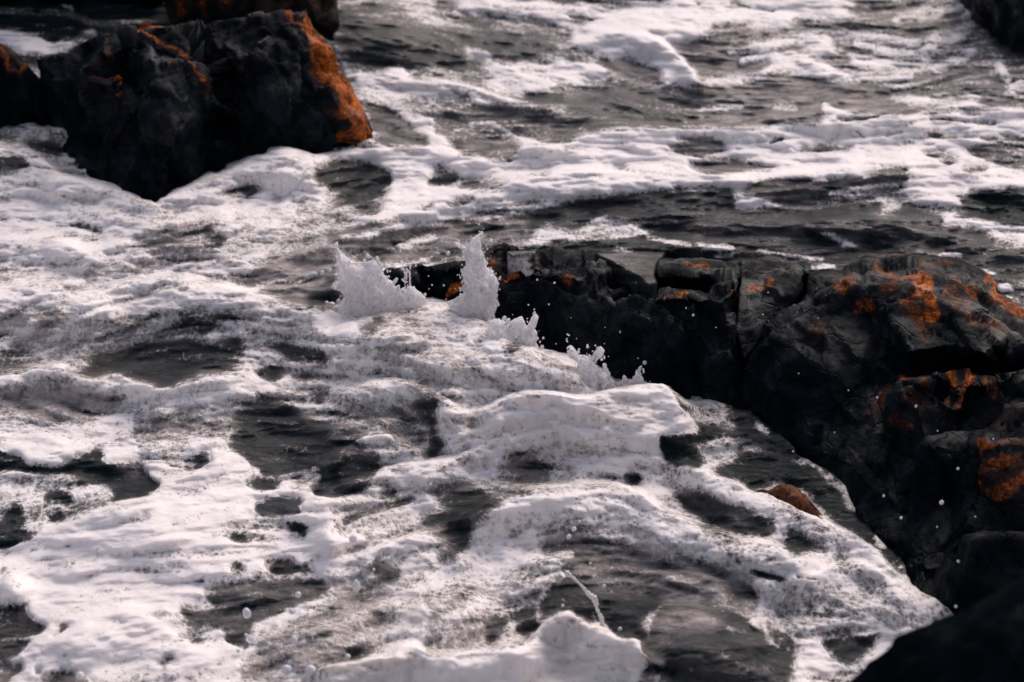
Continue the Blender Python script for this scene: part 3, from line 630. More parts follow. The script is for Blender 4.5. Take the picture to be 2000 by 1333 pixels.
# swells: u, v, half width, half height, rise, tilt
SWELL = [(905,700,190,95,.13,0), (760,665,110,60,.07,0), (1060,720,110,45,.06,.25), (480,470,180,60,.05,0), (1370,1270,150,85,.13,.2),
 (645,1055,30,50,.07,.1), (30,1158,34,30,.06,0), (755,75,110,60,.10,.1), (888,830,42,48,.05,0), (560,335,70,40,.04,0), (690,540,90,50,.05,0),
 (1085,1160,120,60,.04,0), (620,1250,90,60,.05,-.3), (100,620,90,60,.05,0), (1650,230,200,40,.04,0), (1330,480,140,20,.05,0), (1700,440,160,30,.06,0),
 (330,1060,190,70,.03,-.2), (1320,60,120,30,.04,0), (200,1240,140,40,.03,-.2), (1700,1190,120,50,.04,.1), (1480,440,100,18,.04,0),
 (860,1200,90,70,.05,0), (540,870,60,60,-.03,0), (300,690,150,40,-.04,0), (720,420,60,30,.03,0), (1240,850,90,60,.04,0)]
def sea_height(u, v, X, Y, F, M):
    h = np.zeros(u.shape)
    for a, up, dn, P in CREST:
        px = [p[0] for p in P]; py = [p[1] for p in P]
        j = (u > px[0]-60) & (u < px[-1]+60)
        uu = u[j]; t = v[j] - sum(wk*np.interp(uu+o_, px, py) for o_, wk in ((-22, .15), (-10, .22), (0, .26), (10, .22), (22, .15)))
        s = np.exp(-(np.where(t < 0, t/up, t/dn))**2)
        e = sstep(px[0]-50, px[0]+30, uu) * (1 - sstep(px[-1]-30, px[-1]+50, uu))
        h[j] = np.maximum(h[j], a*s*e) + .35*np.minimum(h[j], a*s*e)
    for cu, cv, a, b, r, tl in SWELL:
        du = u-cu; dv = v-cv; c, s_ = math.cos(tl), math.sin(tl)
        d2 = ((du*c+dv*s_)/a)**2 + ((-du*s_+dv*c)/b)**2
        h += r*np.exp(-d2*1.1)
    # chop and froth, in metres on the water plane
    h += .030*fbm(X*1.7, Y*2.0, 3, 3) + .018*fbm(X*5+Y, Y*6, 3, 17)
    turb = sstep(.3, .9, M)
    h += turb*(.020*(ridged(X*4.5, Y*6, 3, 41)-.5) + .010*fbm(X*12, Y*15, 3, 55)) + .0012*fbm(X*34, Y*40, 3, 71)
    ca, sa = math.cos(.25), math.sin(.25)
    h += (1-turb*.7)*(1-.6*sstep(6.3, 8, Y))*.020*(ridged((X*ca+Y*sa)*2.6, (Y*ca-X*sa)*8, 4, 91)-.5)
    h += .018*fbm(X*3.4+.6*fbm(X*2,Y*2,2,6), Y*4.2+.6*fbm(X*2+7,Y*2,2,8), 2, 61)*sstep(.3,.8,F)
    h += .004*sstep(.3, .95, F)
    h += (1-turb*.6)*sstep(.6, .9, F)*.006*fbm(X*7, Y*9, 3, 101)
    return h

ROCKMASK = []      # chart polygons where stone, not water, is seen
OVERFLOW = []      # (polygon, function giving the stone's height) for water running over a ledge

# ------------------------------------------------------------------ stones
def coarse(outline, inner):
    P = [Vector(p[:2]) for p in outline] + [Vector(p[:2]) for p in inner]
    n = len(outline)
    r = delaunay_2d_cdt(P, [], [list(range(n))], 1, 1e-4)
    bs = np.array([p[2] for p in outline] + [p[2] for p in inner], float)
    V = np.array([tuple(a) for a in r[0]]); B = np.array([bs[o[0]] if o else 0 for o in r[3]])
    for i, o in enumerate(r[3]):
        if not o: B[i] = bs[np.argmin([(p[0]-V[i][0])**2+(p[1]-V[i][1])**2 for p in list(outline)+list(inner)])]
    return V, B, r[2]
def interp(V, B, T, x, y):
    out = np.full(x.shape, np.nan)
    for t in T:
        a, b, c = V[t[0]], V[t[1]], V[t[2]]
        m = (x >= min(a[0], b[0], c[0])-1) & (x <= max(a[0], b[0], c[0])+1) & (y >= min(a[1], b[1], c[1])-1) & (y <= max(a[1], b[1], c[1])+1)
        if not m.any(): continue
        d = (b[1]-c[1])*(a[0]-c[0]) + (c[0]-b[0])*(a[1]-c[1])
        if abs(d) < 1e-9: continue
        xs, ys = x[m], y[m]
        l1 = ((b[1]-c[1])*(xs-c[0])+(c[0]-b[0])*(ys-c[1]))/d; l2 = ((c[1]-a[1])*(xs-c[0])+(a[0]-c[0])*(ys-c[1]))/d; l3 = 1-l1-l2
        ok = (l1 > -1e-4) & (l2 > -1e-4) & (l3 > -1e-4)
        o = out[m]; o[ok] = (l1*B[t[0]]+l2*B[t[1]]+l3*B[t[2]])[ok]; out[m] = o
    return out
def stain_at(x, y, stains):
    s = np.zeros(x.shape); x, y = x + 14*fbm(x*.035, y*.035, 4, 701), y + 12*fbm(x*.035+20, y*.035, 4, 711)
    for st in stains:
        val, wd, P = st
        d = seg_dist(x, y, P) if len(P) > 1 else np.hypot(x-P[0][0], y-P[0][1])
        s = np.maximum(s, val*(1-sstep(wd*.35, wd*1.15, d)))
    return s
def stone(name, label, outline, inner, mask=None, stains=(), sp=5.0, amp=1.0, freq=1.0, seed=0, mat=None, back=.22, stretch=(1, .8, .55), rough_edge=3.0):
    V, B, T = coarse(outline, inner)
    ol = []
    n = len(outline); rg = np.random.default_rng(seed+5)
    for i in range(n):
        a, b = outline[i], outline[(i+1) % n]; L = math.hypot(b[0]-a[0], b[1]-a[1]); k = max(1, int(L/sp))
        for q in range(k):
            t = q/k; ol.append([a[0]+(b[0]-a[0])*t, a[1]+(b[1]-a[1])*t, a[2]+(b[2]-a[2])*t])
    ol = np.array(ol)
    xs = np.arange(ol[:, 0].min(), ol[:, 0].max(), sp); ys = np.arange(ol[:, 1].min(), ol[:, 1].max(), sp*.9)
    gx, gy = np.meshgrid(xs, ys); gx = gx.ravel() + rg.uniform(-.35, .35, gx.size)*sp; gy = gy.ravel() + rg.uniform(-.35, .35, gy.size)*sp
    op = [tuple(p) for p in ol]
    m = in_poly(gx, gy, op) & (seg_dist(gx, gy, op, True) > sp*.55); gx, gy = gx[m], gy[m]
    gb = interp(V, B, T, gx, gy); ok = ~np.isnan(gb); gx, gy, gb = gx[ok], gy[ok], gb[ok]
    A = np.concatenate([ol, np.stack([gx, gy, gb], -1)])
    no = len(ol)
    r = delaunay_2d_cdt([Vector(p) for p in A[:, :2].tolist()], [], [list(range(no))], 1, 1e-5)
    idx = np.array([o[0] if o else 0 for o in r[3]]); vv = np.array([tuple(p) for p in r[0]])
    A2 = np.stack([vv[:, 0], vv[:, 1], A[idx, 2]], -1)
    tri = np.array([f for f in r[2] if len(f) == 3], np.int64)
    inv = {int(o): i for i, o in enumerate(idx)}
    P = W3(A2[:, 0], A2[:, 1], A2[:, 2])
    # vertex normals of the smooth form, facing the viewer
    fn = np.cross(P[tri[:, 1]]-P[tri[:, 0]], P[tri[:, 2]]-P[tri[:, 0]])
    N = np.zeros_like(P)
    for k in range(3): np.add.at(N, tri[:, k], fn)
    N /= np.linalg.norm(N, axis=1, keepdims=True)+1e-12
    tocam = np.array([0, 0, CH]) - P; flip = (N*tocam).sum(1) < 0; N[flip] *= -1
    if (fn*(np.array([0, 0, CH])-P[tri[:, 0]])).sum() < 0: tri = tri[:, ::-1]
    sc_ = np.clip(P[:, 1]/6.0, .4, 2)
    c1, e1 = chisel(P + noise3(P, 3, seed+3, 3)[:, None]*.02, 3.4*freq, seed+1, stretch)
    c2, e2 = chisel(P + noise3(P, 7, seed+4, 2)[:, None]*.01, 9.5*freq, seed+9, stretch)
    c3, e3 = chisel(P, 30*freq, seed+19, stretch)
    D = amp*(.075*c1 + .028*c2 + .007*c3 - .014*(1-e1) - .005*(1-e2) + .012*noise3(P, 4, seed+2, 3) + .004*noise3(P, 45, seed+12, 3))
    edge = np.ones(len(P)); be = sstep(0, 14, seg_dist(A2[:, 0], A2[:, 1], op, True)); edge = .30 + .70*be
    P2 = P + N*(D*edge)[:, None] - N*(.012*amp)
    st = stain_at(A2[:, 0], A2[:, 1], stains) if stains else np.zeros(len(P))
    # rear of the stone
    loop = [inv[i] for i in range(no) if i in inv]
    rings = [loop]; VV = [P2]; cnt = len(P2)
    R = P2[loop]; ctr = R.mean(0)
    SS = [st]
    for k, (dy, zf, shr) in enumerate(((back*.35, .93, .03), (back*.8, .62, .09), (back*1.15, .2, .16))):
        Q = R.copy(); Q[:, 1] += dy + .02*np.sin(np.arange(len(R))*.7+k); Q[:, 0] += (ctr[0]-Q[:, 0])*shr
        Q[:, 2] = np.where(R[:, 2] > 0, np.minimum((R[:, 2]+.1)*zf-.1, R[:, 2]-dy*.85-.02), R[:, 2])
        c, e = chisel(Q, 9*freq, seed+k); Q += (.03*amp*c)[:, None]*np.array([.3, .6, .25])
        VV.append(Q); rings.append(list(range(cnt, cnt+len(Q)))); cnt += len(Q); SS.append(np.zeros(len(Q)))
    cc = VV[-1].mean(0)[None]; cc[0, 2] = -.1; VV.append(cc); SS.append(np.zeros(1)); ci = cnt
    F3 = [tuple(t) for t in tri.tolist()]
    m_ = len(loop)
    for a, b in zip(rings[:-1], rings[1:]):
        for i in range(m_):
            j = (i+1) % m_; F3 += [(a[i], b[i], b[j]), (a[i], b[j], a[j])]
    for i in range(m_): F3.append((rings[-1][i], ci, rings[-1][(i+1) % m_]))
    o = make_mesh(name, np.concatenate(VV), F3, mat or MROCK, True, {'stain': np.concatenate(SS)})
    bm_fix(o)
    tag(o, label, 'rock')
    if mask: ROCKMASK.append(mask)
    return (V, B, T)
def bm_fix(o):
    import bmesh
    bm = bmesh.new(); bm.from_mesh(o.data); bmesh.ops.recalc_face_normals(bm, faces=bm.faces); bm.to_mesh(o.data); bm.free()

# far left stone at the frame edge
m0 = [(-60,80),(5,86),(35,104),(57,128),(68,145),(80,165),(92,246),(-60,246)]
stone('sea_rock', 'dark low rock at the left edge with a small orange streak', 
  [(-220,70,235),(-60,78,235),(5,86,235),(35,104,238),(57,128,240),(70,145,240),(85,165,240),(100,262,246),(-60,268,246),(-220,268,246)],
  [(0,120,252),(30,150,252),(60,180,250),(0,220,256),(50,235,252)], m0,
  [(.9,5,[(3,95),(8,125),(12,135)]),(.55,5,[(12,135),(40,142),(57,130),(50,115)]),(.3,20,[(20,110)])], seed=3, back=.35)
# big left rock
m1 = [(70,112),(115,105),(140,96),(154,80),(186,66),(210,58),(270,56),(277,46),(301,49),(322,52),(378,46),(389,38),(420,29),(455,26),(490,21),(550,10),(604,10),(623,46),(655,80),(669,119),(686,158),(700,189),(722,235),(735,272),
      (700,284),(665,293),(613,308),(585,302),(546,294),(504,306),(466,320),(424,350),(406,341),(382,358),(364,372),(329,384),(306,408),(280,398),(252,382),(217,369),(175,355),(168,330),(151,301),(140,266),(133,250),(105,248),(80,246)]
top1 = [(66,114,236),(115,105,240),(140,96,250),(154,80,256),(186,66,262),(210,58,268),(270,56,270),(277,46,272),(301,49,274),(322,52,272),(378,46,262),(389,38,256),(420,29,250),(455,26,248),(490,21,246),(550,10,240),(604,10,238),(623,46,240),(655,80,244),(669,119,250),(686,158,256),(700,189,260),(724,235,266),(740,276,270)]
bot1 = [(725,292,274),(665,312,296),(613,325,306),(546,330,318),(504,345,330),(466,352,342),(424,378,356),(382,392,378),(340,415,398),(306,428,408),(260,410,400),(217,396,384),(160,380,362),(130,330,320),(110,275,262),(70,262,246)]
stone('sea_rock', 'large black rock with an orange right-hand face, standing in foam at upper left', top1+bot1,
  [(100,150,252),(120,200,258),(150,230,290),(150,110,280),(200,85,298),(215,105,300),(200,137,330),(165,150,318),(150,180,312),(215,185,345),(240,215,362),(270,250,372),(200,300,365),(250,330,388),
   (270,75,296),(290,110,305),(300,150,338),(330,200,362),(340,260,380),(310,370,404),(370,115,318),(350,60,290),(400,90,296),(395,150,335),(410,200,345),(405,280,362),(380,330,374),
   (428,100,286),(436,160,300),(432,240,318),(430,320,338),(450,80,282),(455,150,318),(462,220,332),(470,290,338),
   (510,60,278),(530,50,276),(500,120,312),(520,180,322),(540,240,322),(560,280,320),(590,28,262),(597,70,284),(605,140,300),(625,190,306),(645,230,306),(668,285,302),(640,100,272),(670,180,282),(700,240,280)],
  m1, [(1.0,24,[(628,75),(640,130),(660,170),(690,215),(708,262)]),(1.0,18,[(672,160),(700,210)]),(.85,16,[(605,25),(622,60)]),(.75,9,[(560,14),(578,40),(590,62)]),(.7,12,[(670,215),(685,280)]),
       (.95,5,[(275,50),(280,68),(300,83),(325,90),(345,104),(368,120),(385,145),(395,160)]),(.8,5,[(277,50),(300,54),(318,54)]),(.4,4,[(395,160),(408,195)]),
       (.95,6,[(193,138),(207,148),(205,160)]),(.8,5,[(210,170),(215,185)]),(.4,22,[(190,145)]),(.5,5,[(205,60),(212,64)]),(.35,10,[(210,90),(200,120)]),(.35,12,[(335,130)]),(.5,6,[(415,48),(425,65),(440,70)])],
  sp=4.2, seed=10, amp=1.15, freq=.9, back=.5)
# dark rock behind, at the top
stone('sea_rock', 'brown-black rock at the top edge, behind the large orange-faced rock',
  [(295,-150,60),(330,-150,60),(640,-150,60),(656,-40,64),(660,10,70),(664,45,78),(650,82,84),(600,90,88),(420,80,84),(345,52,72),(322,30,60),(305,-40,58)],
  [(360,-40,72),(350,10,70),(420,20,82),(470,-20,84),(520,20,88),(600,-10,84),(620,50,92),(560,60,90)], [(318,-60),(325,20),(345,42),(420,60),(600,75),(648,78),(662,45),(656,-60)],
  [(.5,12,[(350,-10),(358,30)]),(.55,12,[(395,-10),(400,25)]),(.4,18,[(440,0)]),(.4,8,[(470,0),(480,10)])], seed=21, mat=rock_material("brown_sea_rock", light=(.035, .02, .012), green=.4), sp=6, back=.6)
stone('sea_rock', 'black rock mass along the top edge at far left beyond dark water, mostly unseen, added to darken the water before it',  # tall part above the view is added so its reflection darkens the water
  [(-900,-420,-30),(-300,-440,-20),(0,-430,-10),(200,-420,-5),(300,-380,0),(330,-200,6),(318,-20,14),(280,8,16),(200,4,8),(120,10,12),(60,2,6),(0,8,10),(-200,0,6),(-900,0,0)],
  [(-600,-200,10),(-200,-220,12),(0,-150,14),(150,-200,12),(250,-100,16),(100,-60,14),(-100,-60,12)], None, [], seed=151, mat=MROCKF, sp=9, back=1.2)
# rock in the top right corner
stone('sea_rock', 'black rock in the top right corner',
  [(1905,-120,60),(1935,-20,80),(1950,30,90),(1968,60,98),(1975,95,104),(1990,118,108),(2060,120,108),(2180,120,104),(2180,-120,60)],
  [(1960,0,96),(1990,50,110),(2040,80,112),(2060,0,96)], [(1915,-60),(1938,0),(1955,40),(1972,75),(1982,106),(2120,108),(2120,-60)], seed=31, sp=6, back=.5)
# long ledge in the middle
m4 = [(752,528),(804,515),(860,508),(907,501),(944,491),(962,473),(976,468),(1011,477),(1056,482),(1081,477),(1130,485),(1168,489),(1300,498),(1440,500),(1465,520),(1465,805),(1433,797),(1398,783),(1363,771),(1314,769),(1305,758),(1240,752),(1200,747),(1185,737),(1170,718),(1120,708),(1085,693),(1050,684),(1045,645),(1000,632),(962,628),(905,622),(880,592),(820,586),(770,570)]
led = stone('rock_ledge', 'long black rock ledge behind the water jet, with orange patches beside the jet',
  [(745,530,545),(804,514,560),(860,507,566),(907,500,570),(944,490,560),(962,472,548),(976,467,546),(1011,476,550),(1056,481,552),(1081,476,552),(1130,484,556),(1168,488,556),(1230,489,552),(1300,495,556),(1380,500,560),(1440,505,566),(1462,520,580),
   (1470,620,690),(1470,740,770),(1475,830,800),(1433,835,812),(1390,825,805),(1320,810,795),(1240,800,780),(1180,770,760),(1110,745,730),(1050,720,700),(1000,680,660),(950,660,640),(880,620,600),(800,600,585),(750,580,560)],
  [(770,535,572),(860,516,590),(905,510,602),(850,560,596),(905,580,615),(950,500,604),(968,530,620),(985,515,600),(975,560,634),(1000,520,610),(1000,600,655),(1040,490,600),(1050,505,612),(1060,520,650),(1080,490,610),(1150,505,632),(1196,519,655),(1224,536,680),(1247,547,705),(1262,563,722),
   (1130,540,672),(1080,560,668),(1080,640,690),(1150,620,712),(1200,600,722),(1180,690,735),(1240,640,748),(1250,720,765),(1300,566,730),(1290,640,758),(1310,740,786),(1360,575,735),(1360,640,765),(1410,590,745),(1400,700,786),(1430,640,755),(1440,560,715),(1445,700,772),(1300,530,640),(1380,535,640)], m4,
  [(1.0,12,[(963,492),(968,512),(972,525)]),(1.0,9,[(995,518),(986,535)]),(.9,7,[(903,520),(896,545)]),(1.0,9,[(888,560),(875,582)]),(.5,5,[(1010,485),(1050,483)]),(.5,5,[(1075,537),(1110,528),(1150,523)]),(.45,20,[(1100,540)]),(.7,6,[(1300,565),(1320,560),(1345,567)]),(.5,8,[(1440,565),(1445,580)])],
  sp=4.2, seed=44, amp=.85, freq=1.0, back=.12)
# ochre hump and block standing on the ledge
stone('sea_rock', 'small rounded ochre-edged rock on top of the dark ledge',
  [(1288,512,590),(1320,504,596),(1370,500,600),(1410,506,606),(1440,530,622),(1450,552,640),(1440,562,652),(1400,556,664),(1360,545,670),(1320,540,672),(1288,542,668),(1282,528,640)],
  [(1310,514,622),(1360,512,632),(1410,524,645),(1320,528,662),(1380,538,668),(1430,548,656)], None,
  [(.85,7,[(1300,509),(1350,508),(1390,518),(1425,538),(1440,550)]),(.6,5,[(1330,506),(1380,512)]),(.4,12,[(1380,530)])], seed=57, amp=.35, freq=1.8, sp=3.6, back=.12)
stone('sea_rock', 'square brown-topped block between the small ochre rock and the big right-hand rock',
  [(1446,502,570),(1500,500,575),(1550,505,580),(1572,520,592),(1572,560,650),(1550,590,700),(1500,640,730),(1455,700,775),(1440,640,745),(1446,560,690)],
  [(1460,510,600),(1540,514,600),(1555,530,625),(1465,552,676),(1540,556,676),(1520,580,700),(1470,600,715)], [(1440,500),(1572,505),(1575,575),(1500,640),(1465,700),(1440,700)],
  [(.3,14,[(1500,525)]),(.35,8,[(1545,515)]),(.7,6,[(1465,557),(1490,560),(1510,557)])], seed=63, amp=.5, freq=1.3, sp=4, back=.2)
# the big right-hand rock
m5 = [(1455,700),(1465,660),(1500,620),(1515,600),(1560,590),(1573,573),(1571,524),(1591,525),(1636,519),(1671,510),(1689,498),(1720,495),(1790,496),(1843,498),(1874,503),(1913,520),(1941,535),(1953,555),(1951,568),(1976,580),(2000,598),(2100,640),(2100,1400),(1900,1250),(1850,1190),(1775,1150),(1757,1102),(1722,1062),(1682,1022),(1655,985),(1640,942),(1590,907),(1530,862),(1490,835),(1465,805),(1450,780)]
stone('sea_rock', 'big ridged rock mass on the right with rust-orange upper faces',
  [(1448,720,780),(1462,665,740),(1497,622,712),(1515,598,700),(1559,588,690),(1573,570,670),(1571,523,620),(1591,524,620),(1636,518,620),(1671,509,616),(1689,497,606),(1720,494,602),(1790,495,600),(1843,497,600),(1874,502,604),(1913,519,614),(1941,534,626),(1953,555,640),(1951,568,660),(1976,580,676),(2000,597,700),(2150,660,760),
   (2200,900,1000),(2150,1100,1100),(1900,1190,1150),(1780,1175,1140),(1740,1120,1095),(1690,1070,1045),(1650,1030,1000),(1620,970,945),(1570,925,900),(1510,880,856),(1465,840,815),(1445,800,795)],
  [(1560,600,735),(1540,620,750),(1600,600,748),(1590,545,675),(1620,540,688),(1650,560,728),(1680,520,660),(1685,560,735),(1700,508,640),(1740,512,648),(1780,520,668),(1815,524,676),(1812,528,700),(1820,570,770),(1822,625,800),(1805,640,812),(1790,560,756),(1760,560,748),(1740,620,780),(1700,640,770),(1860,520,668),(1890,530,690),(1915,560,730),(1950,600,762),(1975,650,800),(1900,620,800),(1870,650,826),
   (1780,688,850),(1804,683,856),(1846,680,862),(1888,690,868),(1920,692,864),(2000,684,850),(2100,700,850),
   (1770,700,812),(1804,700,806),(1846,700,804),(1888,706,808),(1920,708,810),(2000,700,806),(1780,728,836),(1860,725,838),(1950,722,838),
   (1500,660,768),(1560,680,800),(1500,760,812),(1560,800,850),(1620,720,826),(1680,700,818),(1640,820,880),(1600,880,905),(1700,780,866),(1720,860,925),(1680,930,965),(1650,900,935),(1760,820,890),(1800,900,960),(1740,980,1015),(1850,800,900),(1900,860,960),(1800,1050,1075)],
  m5,
  [(1.0,15,[(1800,530),(1812,545),(1816,580),(1822,620)]),(.95,20,[(1795,535),(1798,570)]),(.6,13,[(1710,518),(1735,525),(1760,540),(1790,530)]),(.45,26,[(1735,560)]),(.6,24,[(1660,545),(1645,560)]),(.55,18,[(1700,590),(1680,600)]),
   (.75,16,[(1870,528),(1890,550),(1905,570)]),(.45,18,[(1860,565),(1850,585),(1890,600)]),(.85,10,[(1935,530),(1950,545),(1950,562)]),(.8,18,[(1950,578),(1975,592),(1995,602)]),(.42,16,[(1890,615),(1925,625),(1960,645)]),(.5,24,[(1780,600),(1800,640)]),(.4,5,[(1700,497),(1790,498),(1860,505)]),
   (.5,12,[(1765,738),(1790,745)]),(.4,20,[(1740,760),(1700,800)]),(.25,30,[(1600,640)])],
  sp=4.2, seed=72, amp=.55, freq=1.15, back=.5)
# shelf below it
stone('sea_rock', 'rust-topped shelf of rock below the overhang of the big right-hand rock',
  [(1745,748,880),(1762,737,878),(1818,737,878),(1860,726,876),(1902,720,874),(1962,719,876),(2000,716,878),(2140,712,880),(2160,900,990),(2000,930,1000),(1900,935,1005),(1800,950,1010),(1750,960,1000),(1735,860,930),(1738,790,900)],
  [(1800,750,908),(1860,738,906),(1900,732,906),(1960,730,908),(2050,728,906),(1870,790,942),(1790,800,930),(1900,790,925),(1860,860,965),(1940,760,915),(1960,800,925),(2050,800,940),(1810,880,975)], None,
  [(.9,14,[(1860,735),(1885,745),(1895,725)]),(.8,12,[(1880,750),(1870,775)]),(.7,8,[(1925,724),(1935,745)]),(.5,10,[(1800,742),(1810,760)]),(.6,8,[(1762,740),(1775,745)]),(.6,5,[(1868,790),(1872,810)]),(.35,26,[(1800,790)]),(.4,14,[(1945,730),(1950,770)]),(.3,20,[(1770,830)])],
  seed=84, amp=.8, sp=4.6, back=.35)
stone('sea_rock', 'square-cut block at the right edge with a wet top and an orange-rimmed face',
  [(1790,868,985),(1806,850,975),(1850,841,970),(1930,837,968),(1950,818,955),(1965,797,945),(1990,786,940),(2150,770,930),(2170,1050,1090),(2000,1100,1110),(1900,1110,1120),(1810,1110,1115),(1775,1060,1080),(1770,980,1030)],
  [(1818,868,1000),(1870,872,1004),(1912,872,1006),(1922,869,1010),(2000,866,1012),(2100,862,1010),(1915,970,1040),(1924,974,1046),(2000,980,1046),(1830,960,1040),(1880,1040,1085),(1980,1040,1060),(1960,840,975),(2000,815,962)], None,
  [(.75,6,[(1918,870),(1960,868),(2060,866)]),(.4,5,[(1919,872),(1920,940),(1925,970)]),(.8,15,[(1940,962),(1975,950),(2000,930)]),(.5,22,[(1935,910),(1990,900)]),(.6,12,[(1940,966),(1970,965)]),(.35,40,[(1960,920)])],
  seed=95, amp=.42, freq=1.2, sp=4.6, back=.3)
stone('sea_rock', 'low black rock between the foam edge and the blurred foreground rock',
  [(1850,1075,1120),(1880,1045,1170),(1920,1036,1180),(2000,1040,1185),(2140,1030,1185),(2150,1250,1260),(2000,1270,1255),(1900,1230,1210),(1850,1200,1190),(1800,1180,1165),(1820,1130,1140)],
  [(1900,1060,1190),(1980,1058,1200),(1880,1120,1200),(1960,1130,1220),(2050,1120,1220)], None, [], seed=105, amp=.4, sp=5, back=.3)
# orange rock tip standing out of the foam
stone('sea_rock', 'small flat orange-brown rock tip just clear of the foam edge',
  [(1460,966,985),(1496,954,980),(1521,944,978),(1545,946,980),(1573,961,988),(1598,991,1006),(1619,1016,1024),(1622,1030,1030),(1600,1048,1036),(1560,1035,1024),(1520,1010,1004),(1480,985,988)],
  [(1500,966,990),(1530,960,992),(1550,975,1004),(1580,995,1018),(1600,1016,1030)], [(1465,963),(1496,954),(1521,945),(1545,947),(1573,961),(1598,992),(1619,1017),(1619,1030),(1598,1020),(1552,1003),(1528,982),(1496,972)],
  [(.62,40,[(1500,965),(1540,965),(1570,990),(1590,1010)])], seed=111, amp=.3, freq=2.2, sp=3.2, back=.05, mat=rock_material("brown_flat_rock", rust=(.30, .10, .035)))
# foreground rock, close to the lens
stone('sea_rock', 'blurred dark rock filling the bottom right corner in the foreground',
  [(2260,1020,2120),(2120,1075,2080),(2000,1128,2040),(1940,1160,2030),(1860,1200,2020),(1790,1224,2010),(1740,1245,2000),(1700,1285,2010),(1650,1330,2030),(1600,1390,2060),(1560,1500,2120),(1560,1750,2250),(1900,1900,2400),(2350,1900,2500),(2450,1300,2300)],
  [(1960,1220,2160),(1800,1290,2120),(2100,1200,2220),(1900,1400,2300),(2100,1400,2400),(1750,1450,2200)], None, [], seed=120, amp=.45, freq=.5, sp=9, back=.25, mat=MROCKF)

